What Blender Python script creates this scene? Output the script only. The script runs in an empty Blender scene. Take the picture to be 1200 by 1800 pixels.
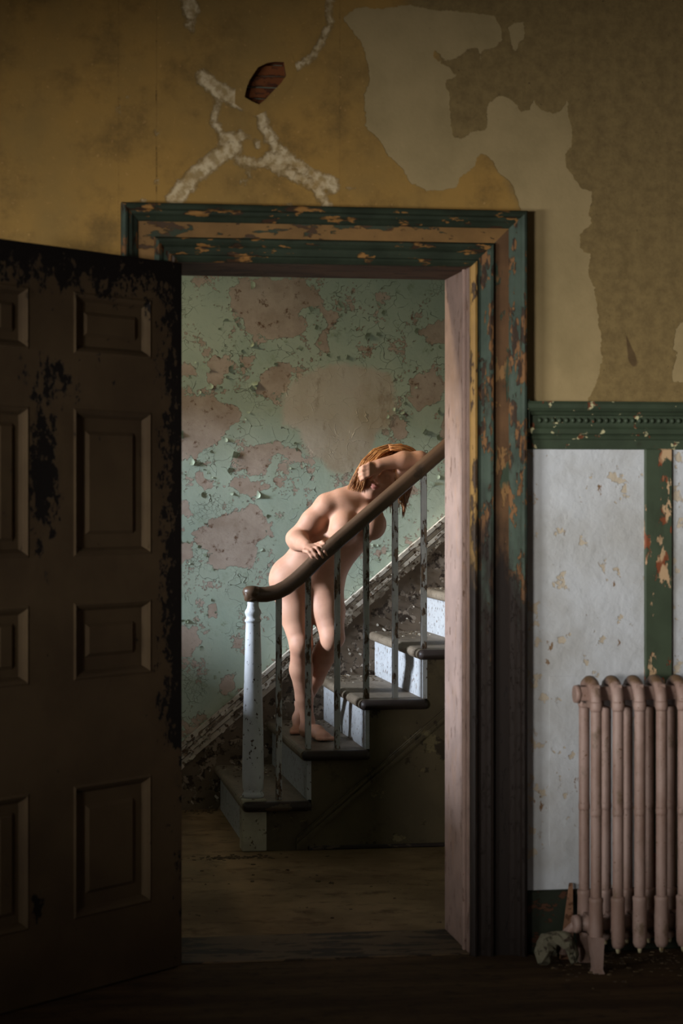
import bpy, math, random
import numpy as np
from mathutils import Vector, Matrix
random.seed(7)
rng = np.random.default_rng(7)
SC = bpy.context.scene
COL = SC.collection
R = math.radians

# ------------------------------------------------------------------ camera
YAW = R(8.9); FPX = 3650.0; CAM_H = 1.62; CAM_D = 7.22
cam_d = bpy.data.cameras.new('camera'); cam = bpy.data.objects.new('camera', cam_d); COL.objects.link(cam)
cam.location = (0, -CAM_D, CAM_H); cam.rotation_euler = (R(90), 0, -YAW)
cam_d.sensor_fit = 'VERTICAL'; cam_d.sensor_height = 36.0; cam_d.sensor_width = 24.0
cam_d.lens = 36.0 * FPX / 1800.0
cam_d.shift_y = -23.0 / 1800.0
cam_d.clip_end = 100
cam_d.dof.use_dof = True; cam_d.dof.focus_distance = 9.75; cam_d.dof.aperture_fstop = 3.2
SC.camera = cam
# ------------------------------------------------------------------ world, daylight, exposure
w = bpy.data.worlds.new('daylight_world'); SC.world = w; w.use_nodes = True
w.node_tree.nodes['Background'].inputs[0].default_value = (.62, .74, .9, 1)
w.node_tree.nodes['Background'].inputs[1].default_value = 0.7
def area(name, loc, target, sx, sy, power, col):
    d = bpy.data.lights.new(name, 'AREA'); d.shape = 'RECTANGLE'; d.size = sx; d.size_y = sy
    d.energy = power; d.color = col
    o = bpy.data.objects.new(name, d); COL.objects.link(o); o.location = loc
    o.rotation_euler = (Vector(target) - Vector(loc)).to_track_quat('-Z', 'Y').to_euler()
    return o
area('hall_window_daylight', (-6.0, 2.35, 3.05), (1.4, 2.6, 1.3), .8, .7, 1650, (.76, .87, 1.0))
area('hall_transom_daylight', (-6.0, 2.3, 5.6), (1.4, 3.0, 2.1), .9, 1.2, 720, (1.0, .85, .56))
area('hall_warm_fill', (-1.35, 2.1, 1.93), (1.0, 2.2, 1.6), 1.9, .8, 2.2, (1.0, .88, .62))  # added warm fill lamp at the opening, lifts the dim upper hall wall
area('room_window_daylight', (-5.1, -5.07, 1.6), (1.5, 0, 1.4), 2.6, 1.0, 850, (.97, .98, .97))
area('room_second_window_daylight', (-5.1, -9.97, 1.6), (1.5, 0, 1.4), 2.4, 1.0, 1700, (1.0, .97, .92))
area('rear_window_daylight', (1.9, -8.75, 2.0), (1.9, 0, 1.6), .9, 1.5, 14, (1.0, .93, .82))
SC.view_settings.view_transform = 'Standard'; SC.view_settings.look = 'None'
SC.view_settings.gamma = 1; SC.view_settings.use_curve_mapping = False
SC.view_settings.exposure = 0.0

# ------------------------------------------------------------------ geometry helpers
_s, _c = math.sin(YAW), math.cos(YAW)
def at(u, v, Y):
    """point on the upright plane y = Y behind picture point (u, v)"""
    xc = (u - 600) / FPX; dx = _s + xc * _c; dy = _c - xc * _s; k = (Y + CAM_D) / dy
    return Vector((dx * k, Y, CAM_H + (877 - v) / FPX * k))
WLOC = {}
def wloc(o): return WLOC.get(o.name, Vector((0, 0, 0))) if o else Vector((0, 0, 0))
def props(o, label=None, cat=None, group=None, kind=None):
    if label: o['label'] = label
    if cat: o['category'] = cat
    if group: o['group'] = group
    if kind: o['kind'] = kind
    return o
def empty(name, loc, parent=None):
    o = bpy.data.objects.new(name, None); COL.objects.link(o); loc = Vector(loc)
    o.location = loc - wloc(parent)
    if parent: o.parent = parent
    o.empty_display_size = .1
    WLOC[o.name] = loc
    return o
class MB:
    def __init__(s): s.v = []; s.f = []; s.m = []; s.sm = []
    def add(s, vs, fs, mi=0, smooth=False):
        b = len(s.v); s.v += [tuple(p) for p in vs]
        for f in fs: s.f.append([b + i for i in f]); s.m.append(mi); s.sm.append(smooth)
        return s
    def box(s, x0, x1, y0, y1, z0, z1, mi=0, bev=0.0):
        if bev <= 0:
            vs = [(x, y, z) for z in (z0, z1) for y in (y0, y1) for x in (x0, x1)]
            return s.add(vs, [(0,2,3,1),(4,5,7,6),(0,1,5,4),(2,6,7,3),(0,4,6,2),(1,3,7,5)], mi)
        b = min(bev, (x1-x0)/2.01, (y1-y0)/2.01, (z1-z0)/2.01)
        vs = []; idx = {}
        for k, (sx, sy, sz) in enumerate([(a, c, d) for d in (0, 1) for c in (0, 1) for a in (0, 1)]):
            X = (x0, x1)[sx]; Y = (y0, y1)[sy]; Z = (z0, z1)[sz]
            dx, dy, dz = (b, -b)[sx], (b, -b)[sy], (b, -b)[sz]
            idx[k] = len(vs)
            vs += [(X, Y + dy, Z + dz), (X + dx, Y, Z + dz), (X + dx, Y + dy, Z)]
        f = []
        g = lambda k, a: idx[k] + a
        f += [(g(0,0), g(4,0), g(6,0), g(2,0)), (g(1,0), g(3,0), g(7,0), g(5,0))]
        f += [(g(0,1), g(1,1), g(5,1), g(4,1)), (g(2,1), g(6,1), g(7,1), g(3,1))]
        f += [(g(0,2), g(2,2), g(3,2), g(1,2)), (g(4,2), g(5,2), g(7,2), g(6,2))]
        for k in range(8): f.append((g(k,0), g(k,1), g(k,2)))
        for a, bq in ((0,1),(2,3),(4,5),(6,7)): f.append((g(a,1), g(bq,1), g(bq,2), g(a,2)))
        for a, bq in ((0,2),(1,3),(4,6),(5,7)): f.append((g(a,0), g(bq,0), g(bq,2), g(a,2)))
        for a, bq in ((0,4),(1,5),(2,6),(3,7)): f.append((g(a,0), g(bq,0), g(bq,1), g(a,1)))
        return s.add(vs, f, mi)
    def loft(s, rings, mi=0, smooth=True, cap=True, closed=True):
        n = len(rings[0]); vs = [p for r in rings for p in r]; f = []
        for i in range(len(rings) - 1):
            for j in range(n if closed else n - 1):
                a = i*n + j; b = i*n + (j+1) % n
                f.append((a, b, b + n, a + n))
        s.add(vs, f, mi, smooth)
        if cap and closed:
            b0 = len(s.v) - len(vs)
            s.f.append([b0 + j for j in range(n)][::-1]); s.m.append(mi); s.sm.append(False)
            s.f.append([b0 + (len(rings)-1)*n + j for j in range(n)]); s.m.append(mi); s.sm.append(False)
        return s
    def tube(s, pts, rad, n=10, mi=0, smooth=True, cap=True):
        pts = [Vector(p) for p in pts]
        if not hasattr(rad, '__len__'): rad = [rad] * len(pts)
        rings = []; up = None
        for i, p in enumerate(pts):
            t = (pts[min(i+1, len(pts)-1)] - pts[max(i-1, 0)]).normalized()
            if up is None:
                up = Vector((0, 0, 1)) if abs(t.z) < .9 else Vector((0, 1, 0))
            a = (up - t * up.dot(t)).normalized(); b = t.cross(a); up = a
            rings.append([p + (a*math.cos(2*math.pi*j/n) + b*math.sin(2*math.pi*j/n)) * rad[i] for j in range(n)])
        return s.loft(rings, mi, smooth, cap)
    def lathe(s, prof, cx, cy, n=20, mi=0):
        rings = [[(cx + r*math.cos(2*math.pi*j/n), cy + r*math.sin(2*math.pi*j/n), z) for j in range(n)] for r, z in prof]
        return s.loft(rings, mi, True, True)
    def ell(s, c, r, nu=14, nv=8, mi=0, rough=0, seed=0):
        rr = random.Random(seed); c = Vector(c); rings = []
        for i in range(nv + 1):
            th = math.pi * min(max(i / nv, .02), .98)
            rings.append([c + Vector((r[0]*math.sin(th)*math.cos(2*math.pi*j/nu), r[1]*math.sin(th)*math.sin(2*math.pi*j/nu), -r[2]*math.cos(th))) * (1 + rr.uniform(-rough, rough)) for j in range(nu)])
        return s.loft(rings, mi, rough == 0, True)
    def prism(s, poly, y0, y1, mi=0):
        """polygon in (x, z) extruded from y0 to y1"""
        n = len(poly); vs = [(x, y0, z) for x, z in poly] + [(x, y1, z) for x, z in poly]
        f = [list(range(n)), list(range(2*n - 1, n - 1, -1))] + [(i, i + n, (i+1) % n + n, (i+1) % n) for i in range(n)]
        return s.add(vs, f, mi)
    def build(s, name, mats, parent=None, origin=None):
        if not isinstance(mats, (list, tuple)): mats = [mats]
        if origin is None:
            origin = wloc(parent) if parent else Vector((0, 0, 0))
        origin = Vector(origin)
        me = bpy.data.meshes.new(name)
        me.from_pydata([tuple(Vector(p) - origin) for p in s.v], [], s.f)
        for mm in mats: me.materials.append(mm)
        me.polygons.foreach_set('material_index', s.m); me.polygons.foreach_set('use_smooth', s.sm)
        me.update()
        o = bpy.data.objects.new(name, me); COL.objects.link(o)
        o.location = origin - wloc(parent)
        if parent: o.parent = parent
        WLOC[o.name] = origin
        fix_normals(me)
        return o
def fix_normals(me):
    import bmesh
    bm = bmesh.new(); bm.from_mesh(me); bmesh.ops.recalc_face_normals(bm, faces=bm.faces); bm.to_mesh(me); bm.free()
def struct(o): o['kind'] = 'structure'; return o
def instance(src, name, parent, world, rot=None, scale=None):
    o = bpy.data.objects.new(name, src.data if hasattr(src, 'data') else src); COL.objects.link(o)
    o.location = Vector(world) - wloc(parent)
    if parent: o.parent = parent
    if rot is not None: o.rotation_euler = rot
    if scale is not None: o.scale = scale
    WLOC[o.name] = Vector(world)
    return o

# ------------------------------------------------------------------ material helpers
class Mat:
    def __init__(s, name, rough=.8, spec=.25):
        s.m = bpy.data.materials.new(name); s.m.use_nodes = True; s.nt = s.m.node_tree
        s.b = s.nt.nodes['Principled BSDF']; s.b.inputs['Roughness'].default_value = rough
        s.b.inputs['Specular IOR Level'].default_value = spec
        s.geo = s.nt.nodes.new('ShaderNodeNewGeometry'); s.P = s.geo.outputs['Position']
        s.h = None
    def link(s, v, sock):
        if isinstance(v, bpy.types.NodeSocket): s.nt.links.new(v, sock)
        elif isinstance(v, (tuple, list)) and len(v) == 3 and sock.type == 'RGBA': sock.default_value = (*v, 1)
        else: sock.default_value = v
    def math(s, op, a, b=0.0, clamp=False):
        n = s.nt.nodes.new('ShaderNodeMath'); n.operation = op; n.use_clamp = clamp
        s.link(a, n.inputs[0]); s.link(b, n.inputs[1]); return n.outputs[0]
    def vec(s, scale, off=(0, 0, 0), src=None):
        n = s.nt.nodes.new('ShaderNodeMapping'); s.nt.links.new(src or s.P, n.inputs[0])
        n.inputs['Scale'].default_value = scale; n.inputs['Location'].default_value = off; return n.outputs[0]
    def noise(s, scale, detail=5, rough=.6, vec=None, dist=0):
        n = s.nt.nodes.new('ShaderNodeTexNoise'); s.nt.links.new(vec or s.P, n.inputs['Vector'])
        n.inputs['Scale'].default_value = scale; n.inputs['Detail'].default_value = detail
        n.inputs['Roughness'].default_value = rough; n.inputs['Distortion'].default_value = dist
        return n.outputs[0]
    def voro(s, scale, vec=None, feature='DISTANCE_TO_EDGE', rnd=1.0):
        n = s.nt.nodes.new('ShaderNodeTexVoronoi'); n.feature = feature
        s.nt.links.new(vec or s.P, n.inputs['Vector']); n.inputs['Scale'].default_value = scale
        n.inputs['Randomness'].default_value = rnd
        return n.outputs['Distance']
    def step(s, x, lo, hi, a=0.0, b=1.0):
        n = s.nt.nodes.new('ShaderNodeMapRange'); n.interpolation_type = 'SMOOTHSTEP'
        s.link(x, n.inputs['Value']); n.inputs['From Min'].default_value = lo; n.inputs['From Max'].default_value = hi
        n.inputs['To Min'].default_value = a; n.inputs['To Max'].default_value = b; return n.outputs[0]
    def mix(s, f, a, b, mode='MIX'):
        n = s.nt.nodes.new('ShaderNodeMix'); n.data_type = 'RGBA'; n.blend_type = mode
        s.link(f, n.inputs[0]); s.link(a, n.inputs[6]); s.link(b, n.inputs[7]); return n.outputs[2]
    def attr(s, name):
        n = s.nt.nodes.new('ShaderNodeAttribute'); n.attribute_name = name
        sp = s.nt.nodes.new('ShaderNodeSeparateColor'); s.nt.links.new(n.outputs['Color'], sp.inputs[0])
        return sp.outputs
    def xyz(s):
        n = s.nt.nodes.new('ShaderNodeSeparateXYZ'); s.nt.links.new(s.P, n.inputs[0]); return n.outputs
    def distort(s, amt, scale):
        """position pushed about by noise, for ragged voronoi cells"""
        n = s.nt.nodes.new('ShaderNodeTexNoise'); s.nt.links.new(s.P, n.inputs['Vector']); n.inputs['Scale'].default_value = scale
        v = s.nt.nodes.new('ShaderNodeVectorMath'); v.operation = 'SCALE'; s.nt.links.new(n.outputs['Color'], v.inputs[0]); v.inputs['Scale'].default_value = amt
        a = s.nt.nodes.new('ShaderNodeVectorMath'); a.operation = 'ADD'; s.nt.links.new(s.P, a.inputs[0]); s.nt.links.new(v.outputs[0], a.inputs[1])
        return a.outputs[0]
    def color(s, c): s.link(c, s.b.inputs['Base Color'])
    def bump(s, h, strength=.5, dist=.01):
        n = s.nt.nodes.new('ShaderNodeBump'); n.inputs['Strength'].default_value = strength
        n.inputs['Distance'].default_value = dist; s.link(h, n.inputs['Height'])
        if s.h: s.nt.links.new(s.h, n.inputs['Normal'])
        s.h = n.outputs[0]; s.nt.links.new(s.h, s.b.inputs['Normal'])
def hexc(r, g, b):
    f = lambda c: (c/255/12.92) if c/255 <= .04045 else ((c/255 + .055)/1.055)**2.4
    return (f(r), f(g), f(b))
def worn(name, top, unders, scale=18, amount=.5, aniso=(1, 1, 1), rough=.75, soft=.02, var=.35, bumpd=.004, grime=None, spec=.25, stripped=None):
    """chipped paint: a top coat with patches of the coats or wood beneath"""
    m = Mat(name, rough, spec)
    v = m.vec(aniso)
    a = m.noise(scale, 7, .65, v)
    b = m.noise(scale * 2.7, 4, .6, m.vec(aniso, (3, 7, 1)))
    tone = m.noise(scale * .35, 4, .6)
    dark = tuple(c * (1 - var) for c in top)
    c = m.mix(m.step(tone, .3, .7), top, dark)
    thr = amount
    k = m.math('ADD', a, m.math('MULTIPLY', m.math('SUBTRACT', b, .5), .25))
    mask = m.step(k, thr, thr + soft)
    under = unders[0]
    if len(unders) > 1: under = m.mix(m.step(m.noise(scale * 1.6, 3, .5, m.vec(aniso, (9, 2, 4))), .47, .55), unders[0], unders[1])
    c = m.mix(mask, c, under)
    if grime:
        g = m.step(m.noise(scale * .6, 6, .7, m.vec(aniso, (1, 4, 8))), .52, .72)
        c = m.mix(m.math('MULTIPLY', g, grime[1]), c, grime[0])
    if stripped:
        # old dark varnish showing where the paint was taken off, from the floor up
        lv = m.math('ADD', m.xyz()[2], m.math('MULTIPLY', m.math('SUBTRACT', m.noise(5, 7, .7, m.vec((2.5, 1, .5))), .5), 1.6))
        c = m.mix(m.step(lv, stripped[0], stripped[1]), stripped[2], c)
    m.color(c); m.bump(m.math('SUBTRACT', 1.0, mask), .8, bumpd)
    m.bump(m.noise(scale * 6, 3, .6), .25, .002)
    return m.m
def sdf(px, pz, poly):
    """signed distance, positive inside, of points to a polygon"""
    P = np.array(poly, float); A = P; B = np.roll(P, -1, 0)
    d2 = np.full(px.shape, 1e9); ins = np.zeros(px.shape, bool)
    for (ax, az), (bx, bz) in zip(A, B):
        ex, ez = bx - ax, bz - az; wx, wz = px - ax, pz - az
        t = np.clip((wx*ex + wz*ez) / max(ex*ex + ez*ez, 1e-12), 0, 1)
        d2 = np.minimum(d2, (wx - ex*t)**2 + (wz - ez*t)**2)
        c = (az > pz) != (bz > pz)
        xi = ax + (pz - az) * ex / (ez if abs(ez) > 1e-12 else 1e-12)
        ins ^= c & (px < xi)
    d = np.sqrt(d2); return np.where(ins, d, -d)
def stroke(px, pz, pts, wd):
    d2 = np.full(px.shape, 1e9)
    for (ax, az), (bx, bz) in zip(pts[:-1], pts[1:]):
        ex, ez = bx - ax, bz - az; wx, wz = px - ax, pz - az
        t = np.clip((wx*ex + wz*ez) / max(ex*ex + ez*ez, 1e-12), 0, 1)
        d2 = np.minimum(d2, (wx - ex*t)**2 + (wz - ez*t)**2)
    return wd / 2 - np.sqrt(d2)
def crop(pts, ox, oy, sc, Y):
    return [(p.x, p.z) for p in (at(ox + x / sc, oy + y / sc, Y) for x, y in pts)]
def grid_wall(name, xs, zs, y, hole, mat, fields, flip=False):
    xs = np.array(sorted(set(np.round(xs, 5)))); zs = np.array(sorted(set(np.round(zs, 5))))
    X, Z = np.meshgrid(xs, zs, indexing='ij'); nx, nz = X.shape
    I = np.arange(nx * nz).reshape(nx, nz)
    q = np.stack([I[:-1, :-1], I[1:, :-1], I[1:, 1:], I[:-1, 1:]], -1).reshape(-1, 4)
    cx = (X[:-1, :-1] + X[1:, 1:]).ravel() / 2; cz = (Z[:-1, :-1] + Z[1:, 1:]).ravel() / 2
    if hole:
        x0, x1, z0, z1 = hole
        q = q[~((cx > x0) & (cx < x1) & (cz > z0) & (cz < z1))]
    me = bpy.data.meshes.new(name)
    me.from_pydata(np.stack([X.ravel(), np.full(X.size, y), Z.ravel()], -1).tolist(), [], q.tolist())
    me.materials.append(mat)
    cols = np.ones((X.size, 4), np.float32) * .5
    for ch, fn in enumerate(fields):
        cols[:, ch] = np.clip(.5 + fn(X.ravel(), Z.ravel()) / .3, 0, 1)
    at_ = me.attributes.new('lay', 'FLOAT_COLOR', 'POINT'); at_.data.foreach_set('color', cols.ravel())
    me.update()
    o = bpy.data.objects.new(name, me); COL.objects.link(o); WLOC[o.name] = Vector((0, 0, 0))
    return struct(o)
def union(*f): return lambda x, z: np.maximum.reduce([g(x, z) for g in f])

# ------------------------------------------------------------------ key measures (metres)
OX0, OX1, OZ = .554, 1.591, 2.443       # door opening
WT = .42                                # thickness of the front wall
HALL_Y = 3.62                           # far wall of the hall
RX0, RX1, RYB = -2.7, 4.2, -8.6         # near room
HXL, HXR = -1.2, 4.2                    # hall ends
CEIL = 3.9
# ================================================================== SETTING
# --- floors and ceilings
m = Mat('dark_dusty_boards', .85, .1)
x = m.xyz()
pl = m.math('FRACT', m.math('MULTIPLY', x[1], 9.0))
gap = m.step(m.math('ABSOLUTE', m.math('SUBTRACT', pl, .5)), .46, .5)
c = m.mix(m.step(m.noise(3, 6, .65, m.vec((.4, 2, 1))), .35, .7), hexc(58, 44, 30), hexc(84, 66, 46))
c = m.mix(m.step(m.noise(14, 6, .7), .5, .75), c, hexc(40, 32, 24))
c = m.mix(m.math('MULTIPLY', gap, .5), c, hexc(22, 16, 10)); m.color(c)
m.bump(m.noise(30, 5, .7), .4, .004)
M_FLOOR = m.m
m = Mat('worn_hall_floor', .8, .15)
c = m.mix(m.step(m.noise(1.6, 5, .6), .35, .65), hexc(104, 84, 60), hexc(136, 112, 84))
c = m.mix(m.step(m.noise(5, 7, .7, m.vec((1, 1.6, 1))), .5, .68), c, hexc(88, 68, 46))
c = m.mix(m.step(m.noise(22, 5, .7), .62, .7), c, hexc(56, 44, 32)); m.color(c)
m.bump(m.noise(40, 5, .7), .4, .003)
M_HFLOOR = m.m
m = Mat('stained_ceiling_plaster', .9, .1)
m.color(m.mix(m.step(m.noise(2, 6, .6), .4, .65), hexc(150, 140, 118), hexc(110, 98, 74))); M_CEIL = m.m
m = Mat('dull_room_plaster', .9, .1)
m.color(m.mix(m.step(m.noise(1.5, 6, .6), .4, .65), hexc(118, 92, 56), hexc(84, 68, 42))); M_ROOM = m.m
m = Mat('dull_hall_plaster', .9, .1)
m.color(m.mix(m.step(m.noise(1.5, 6, .6), .4, .65), hexc(132, 146, 126), hexc(120, 104, 86))); M_HALL = m.m
o = MB().box(RX0 - .2, RX1 + .2, RYB - .2, 0, -.15, 0).build('floor', M_FLOOR); struct(o)
o = MB().box(HXL - .2, HXR + .2, 0.0, HALL_Y + .1, -.15, -.001).build('floor_hall', M_HFLOOR); struct(o)
o = MB().box(RX0 - .2, RX1 + .2, RYB - .2, WT, CEIL, CEIL + .15).build('ceiling', M_CEIL); struct(o)
o = MB().box(HXL - .2, HXR + .2, WT, HALL_Y + .1, CEIL, CEIL + .15).build('ceiling_hall', M_CEIL); struct(o)
# --- plain walls with window openings (outside the frame)
def wall_x(name, x0, x1, ya, yb, wins, mat):
    b = MB()
    if wins:
        # windows listed along y; two with the same span stand one above the other
        y = ya
        for span in sorted(set(w_[:2] for w_ in wins)):
            b.box(x0, x1, y, span[0], 0, CEIL); z = 0
            for w_ in sorted(w_ for w_ in wins if w_[:2] == span):
                b.box(x0, x1, span[0], span[1], z, w_[2]); z = w_[3]
            b.box(x0, x1, span[0], span[1], z, CEIL); y = span[1]
        b.box(x0, x1, y, yb, 0, CEIL)
    else: b.box(x0, x1, ya, yb, 0, CEIL)
    return struct(b.build(name, mat))
M_WINWOOD = worn('old_window_paint', hexc(150, 145, 130), [hexc(80, 60, 40)], 20, .58)
wall_x('wall_left', RX0 - .2, RX0, RYB, 0, [(-4.1, -2.5, 1.2, 2.10), (-7.4, -5.6, 1.2, 2.10)], M_ROOM)
wall_x('wall_right', RX1, RX1 + .2, RYB, 0, None, M_ROOM)
b = MB(); b.box(RX0 - .2, 1.3, RYB - .2, RYB, 0, CEIL).box(2.5, RX1 + .2, RYB - .2, RYB, 0, CEIL).box(1.3, 2.5, RYB - .2, RYB, 0, 1.0).box(1.3, 2.5, RYB - .2, RYB, 3.0, CEIL)
struct(b.build('wall_rear', M_ROOM))
HW = (.75, 3.3, 1.50, 2.36); HT = (.75, 3.3, 3.02, 3.80)
wall_x('wall_hall_left', HXL - .2, HXL, WT, HALL_Y, [HW, HT], M_HALL)
wall_x('wall_hall_right', HXR, HXR + .2, WT, HALL_Y, None, M_HALL)
struct(MB().box(HXL - 1.62, HXL - .2, .3, HALL_Y, 2.70, 2.76).build('light_blocker_hall', M_CEIL))  # added unseen slab, keeps the warm transom lamp out of the lower window
def window(name, axis, pos, a0, a1, z0, z1):
    root = struct(empty(name, (pos, a0, z0) if axis == 'x' else (a0, pos, z0)))
    def bar(nm, aa, ab, za, zb):
        b = MB()
        if axis == 'x': b.box(pos - .03, pos + .03, aa, ab, za, zb, bev=.006)
        else: b.box(aa, ab, pos - .03, pos + .03, za, zb, bev=.006)
        b.build(nm, M_WINWOOD, root)
    t = .05
    bar('window_stile', a0, a0 + t, z0, z1); bar('window_stile', a1 - t, a1, z0, z1)
    bar('window_rail', a0 + t, a1 - t, z0, z0 + t); bar('window_rail', a0 + t, a1 - t, z1 - t, z1)
    if name == 'window_3':
        bar('meeting_rail', a0 + t, a1 - t, (z0 + z1)/2 - .02, (z0 + z1)/2 + .02)
window('window_1', 'x', RX0 - .12, -4.1, -2.5, 1.2, 2.10)
window('window_2', 'x', HXL - .12, HW[0], HW[1], HW[2], HW[3])
window('window_4', 'x', RX0 - .12, -7.4, -5.6, 1.2, 2.10)
window('window_5', 'x', HXL - .12, *HT)
window('window_3', 'y', RYB - .1, 1.3, 2.5, 1.0, 3.0)

# --- front wall: layers of ochre, olive and pale distemper over plaster
C2 = lambda pts: crop(pts, 580, 0, 1200/620, 0)
C7 = lambda pts: crop(pts, 760, 360, 1200/440, 0)
C1 = lambda pts: crop(pts, 0, 0, 1.875, 0)
pale = C2([(45,65),(90,25),(170,30),(280,15),(350,35),(450,40),(560,55),(580,90),(585,140),(555,165),(518,165),(511,215),(502,160),(470,165),(440,195),(400,205),(375,190),(345,160),(350,190),(375,215),(410,235),(435,270),(395,270),(390,290),(405,320),(405,390),(415,465),(450,475),(480,445),(530,445),(535,400),(530,360),(560,330),(600,328),(630,350),(650,380),(680,375),(690,340),(710,370),(770,390),(790,370),(805,345),(810,400),(825,440),(820,500),(800,520),(800,570),(835,610),(850,640),(890,650),(890,690),(875,730)]) \
     + C7([(758,60),(760,90),(700,150),(715,225),(755,230),(745,330),(775,400),(790,480),(795,560),(810,640),(800,690),(815,740),(800,800),(770,880),(745,935),(745,1100),(400,1100),(420,60)]) \
     + C2([(655,735),(640,690),(620,630),(570,580),(535,530),(505,525),(490,570),(445,600),(430,640),(330,650),(270,620),(245,570),(200,530),(170,480),(120,430),(115,320),(135,280),(125,200),(105,140)])
island = C2([(605,90),(660,70),(660,130),(640,150),(632,180),(615,150)])
pale3 = C7([(1200,560),(1170,580),(1150,690),(1180,720),(1145,780),(1150,850),(1200,850),(1400,850),(1400,560)])
olive = C2([(250,-200),(255,15),(300,60),(380,120),(340,300),(380,480),(500,520),(545,530),(640,690),(650,1100),(700,1500),(1900,1500),(1900,-200)])
cr = [([(1090,-40),(1085,80),(1060,140),(1020,195),(950,235)], 26), ([(670,255),(720,300),(800,335)], 55), ([(715,345),(703,400),(740,455),(770,470)], 26),
      ([(850,345),(872,420),(900,470),(960,530),(1060,590),(1100,615)], 40), ([(770,485),(700,530),(640,580),(575,655)], 58), ([(790,530),(880,540),(960,575),(1040,620),(1085,690)], 36),
      ([(780,530),(825,582)], 14), ([(890,525),(930,535)], 50), ([(1065,595),(1095,610)], 56), ([(620,0),(630,40)], 55), ([(620,75),(632,95)], 26), ([(390,335),(390,380)], 10),
      ([(400,322),(425,322)], 8), ([(1135,622),(1180,618)], 8), ([(735,460),(790,450)], 40), ([(800,598),(806,604)], 18), ([(940,678),(960,680)], 24), ([(470,668),(480,668)], 22), ([(515,430),(515,445)], 14), ([(475,320),(482,325)],12), ([(845,470),(848,480)], 24), ([(816,448),(828,450)],16), ([(516,590),(516,600)],12)]
cr = [(C1(p), wd * 1.02 / 1.875 * .00203) for p, wd in cr]
m = Mat('peeling_distemper_wall', .9, .12)
lay = m.attr('lay')
nA = m.noise(26, 8, .62); nB = m.noise(75, 4, .6)
rag = m.math('ADD', m.math('MULTIPLY', m.math('SUBTRACT', nA, .5), .10), m.math('MULTIPLY', m.math('SUBTRACT', nB, .5), .04))
k_pale = m.step(m.math('ADD', lay[0], rag), .497, .503)
k_crk = m.step(m.math('ADD', lay[1], m.math('MULTIPLY', m.math('SUBTRACT', m.noise(34, 9, .78), .5), .22)), .49, .54)
k_olv = m.step(m.math('ADD', lay[2], m.math('MULTIPLY', m.math('SUBTRACT', m.noise(6, 6, .65), .5), .3)), .42, .6)
ochre = m.mix(m.step(m.noise(1.7, 5, .6), .35, .68), hexc(134, 103, 53), hexc(116, 93, 53))
ochre = m.mix(m.step(m.noise(5, 8, .7), .45, .75), ochre, hexc(92, 72, 40))
ochre = m.mix(m.step(m.noise(60, 5, .7), .6, .7), ochre, hexc(150, 116, 72))
ol = m.mix(m.step(m.noise(22, 9, .76), .35, .68), hexc(112, 94, 60), hexc(92, 76, 48))
ol = m.mix(m.step(m.noise(45, 4, .7), .62, .72), ol, hexc(62, 50, 32))
c = m.mix(k_olv, ochre, ol)
edge = m.math('SUBTRACT', m.step(m.math('ADD', lay[0], rag), .478, .5), k_pale)
pl = m.mix(m.step(m.noise(3.5, 6, .6), .35, .7), hexc(136, 118, 84), hexc(122, 106, 74))
pl = m.mix(m.step(m.noise(70, 4, .6), .68, .75), pl, hexc(120, 98, 66))
c = m.mix(k_pale, c, pl)
wp = m.mix(m.step(m.noise(30, 6, .6), .4, .62), hexc(176, 158, 126), hexc(134, 114, 80))
c = m.mix(m.math('MULTIPLY', k_crk, m.step(m.noise(16, 6, .65), .3, .6, .45, 1.0)), c, wp)
c = m.mix(m.math('MULTIPLY', m.step(m.noise(120, 4, .65), .66, .73), .7), c, hexc(60, 42, 22))
xx_ = m.xyz()[0]
# brown drip stain above the chair rail
d0 = at(1108, 618, 0); dz_ = m.math('SUBTRACT', m.xyz()[2], d0.z)
wd_ = m.step(dz_, -.045, .06, .017, .004)
dr = m.math('ADD', m.math('POWER', m.math('DIVIDE', m.math('SUBTRACT', m.math('ADD', xx_, m.math('MULTIPLY', dz_, .28)), d0.x), wd_), 2.0), m.math('POWER', m.math('DIVIDE', dz_, .055), 4.0))
c = m.mix(m.math('MULTIPLY', m.step(m.math('ADD', dr, m.math('MULTIPLY', m.math('SUBTRACT', nA, .5), 1.5)), .6, 1.3, 1.0, 0.0), .7), c, hexc(64, 48, 32))
for su, am in ((275, .75), (597, .45), (208, .35)):
    sx_ = at(su, 250, 0).x
    ln_ = m.math('SUBTRACT', 1.0, m.step(m.math('ABSOLUTE', m.math('SUBTRACT', m.math('ADD', xx_, m.math('MULTIPLY', m.math('SUBTRACT', m.noise(12, 3, .5), .5), .006)), sx_)), .0008, .0035))
    gp_ = m.step(m.noise(14, 6, .8, m.vec((.2, 1, 1), (su, 0, 0))), .50, .62)
    c = m.mix(m.math('MULTIPLY', m.math('MULTIPLY', ln_, m.math('ADD', m.math('MULTIPLY', gp_, .8), .2)), am), c, hexc(44, 32, 18))
m.color(c)
m.bump(m.math('ADD', m.math('MULTIPLY', k_pale, -.5), m.math('MULTIPLY', k_crk, -1.0)), .7, .004)
m.bump(m.noise(9, 6, .6), .3, .01); m.bump(m.noise(110, 4, .6), .2, .002)
M_FRONT = m.m
hx0, hx1, hz1 = OX0 - .02, OX1 + .02, OZ + .02
xs = list(np.arange(-.35, 2.75, .015)) + [RX0 - .2, -1.5, 3.2, RX1 + .2, hx0, hx1]
zs = list(np.arange(0, 3.55, .015)) + [CEIL, hz1]
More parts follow.
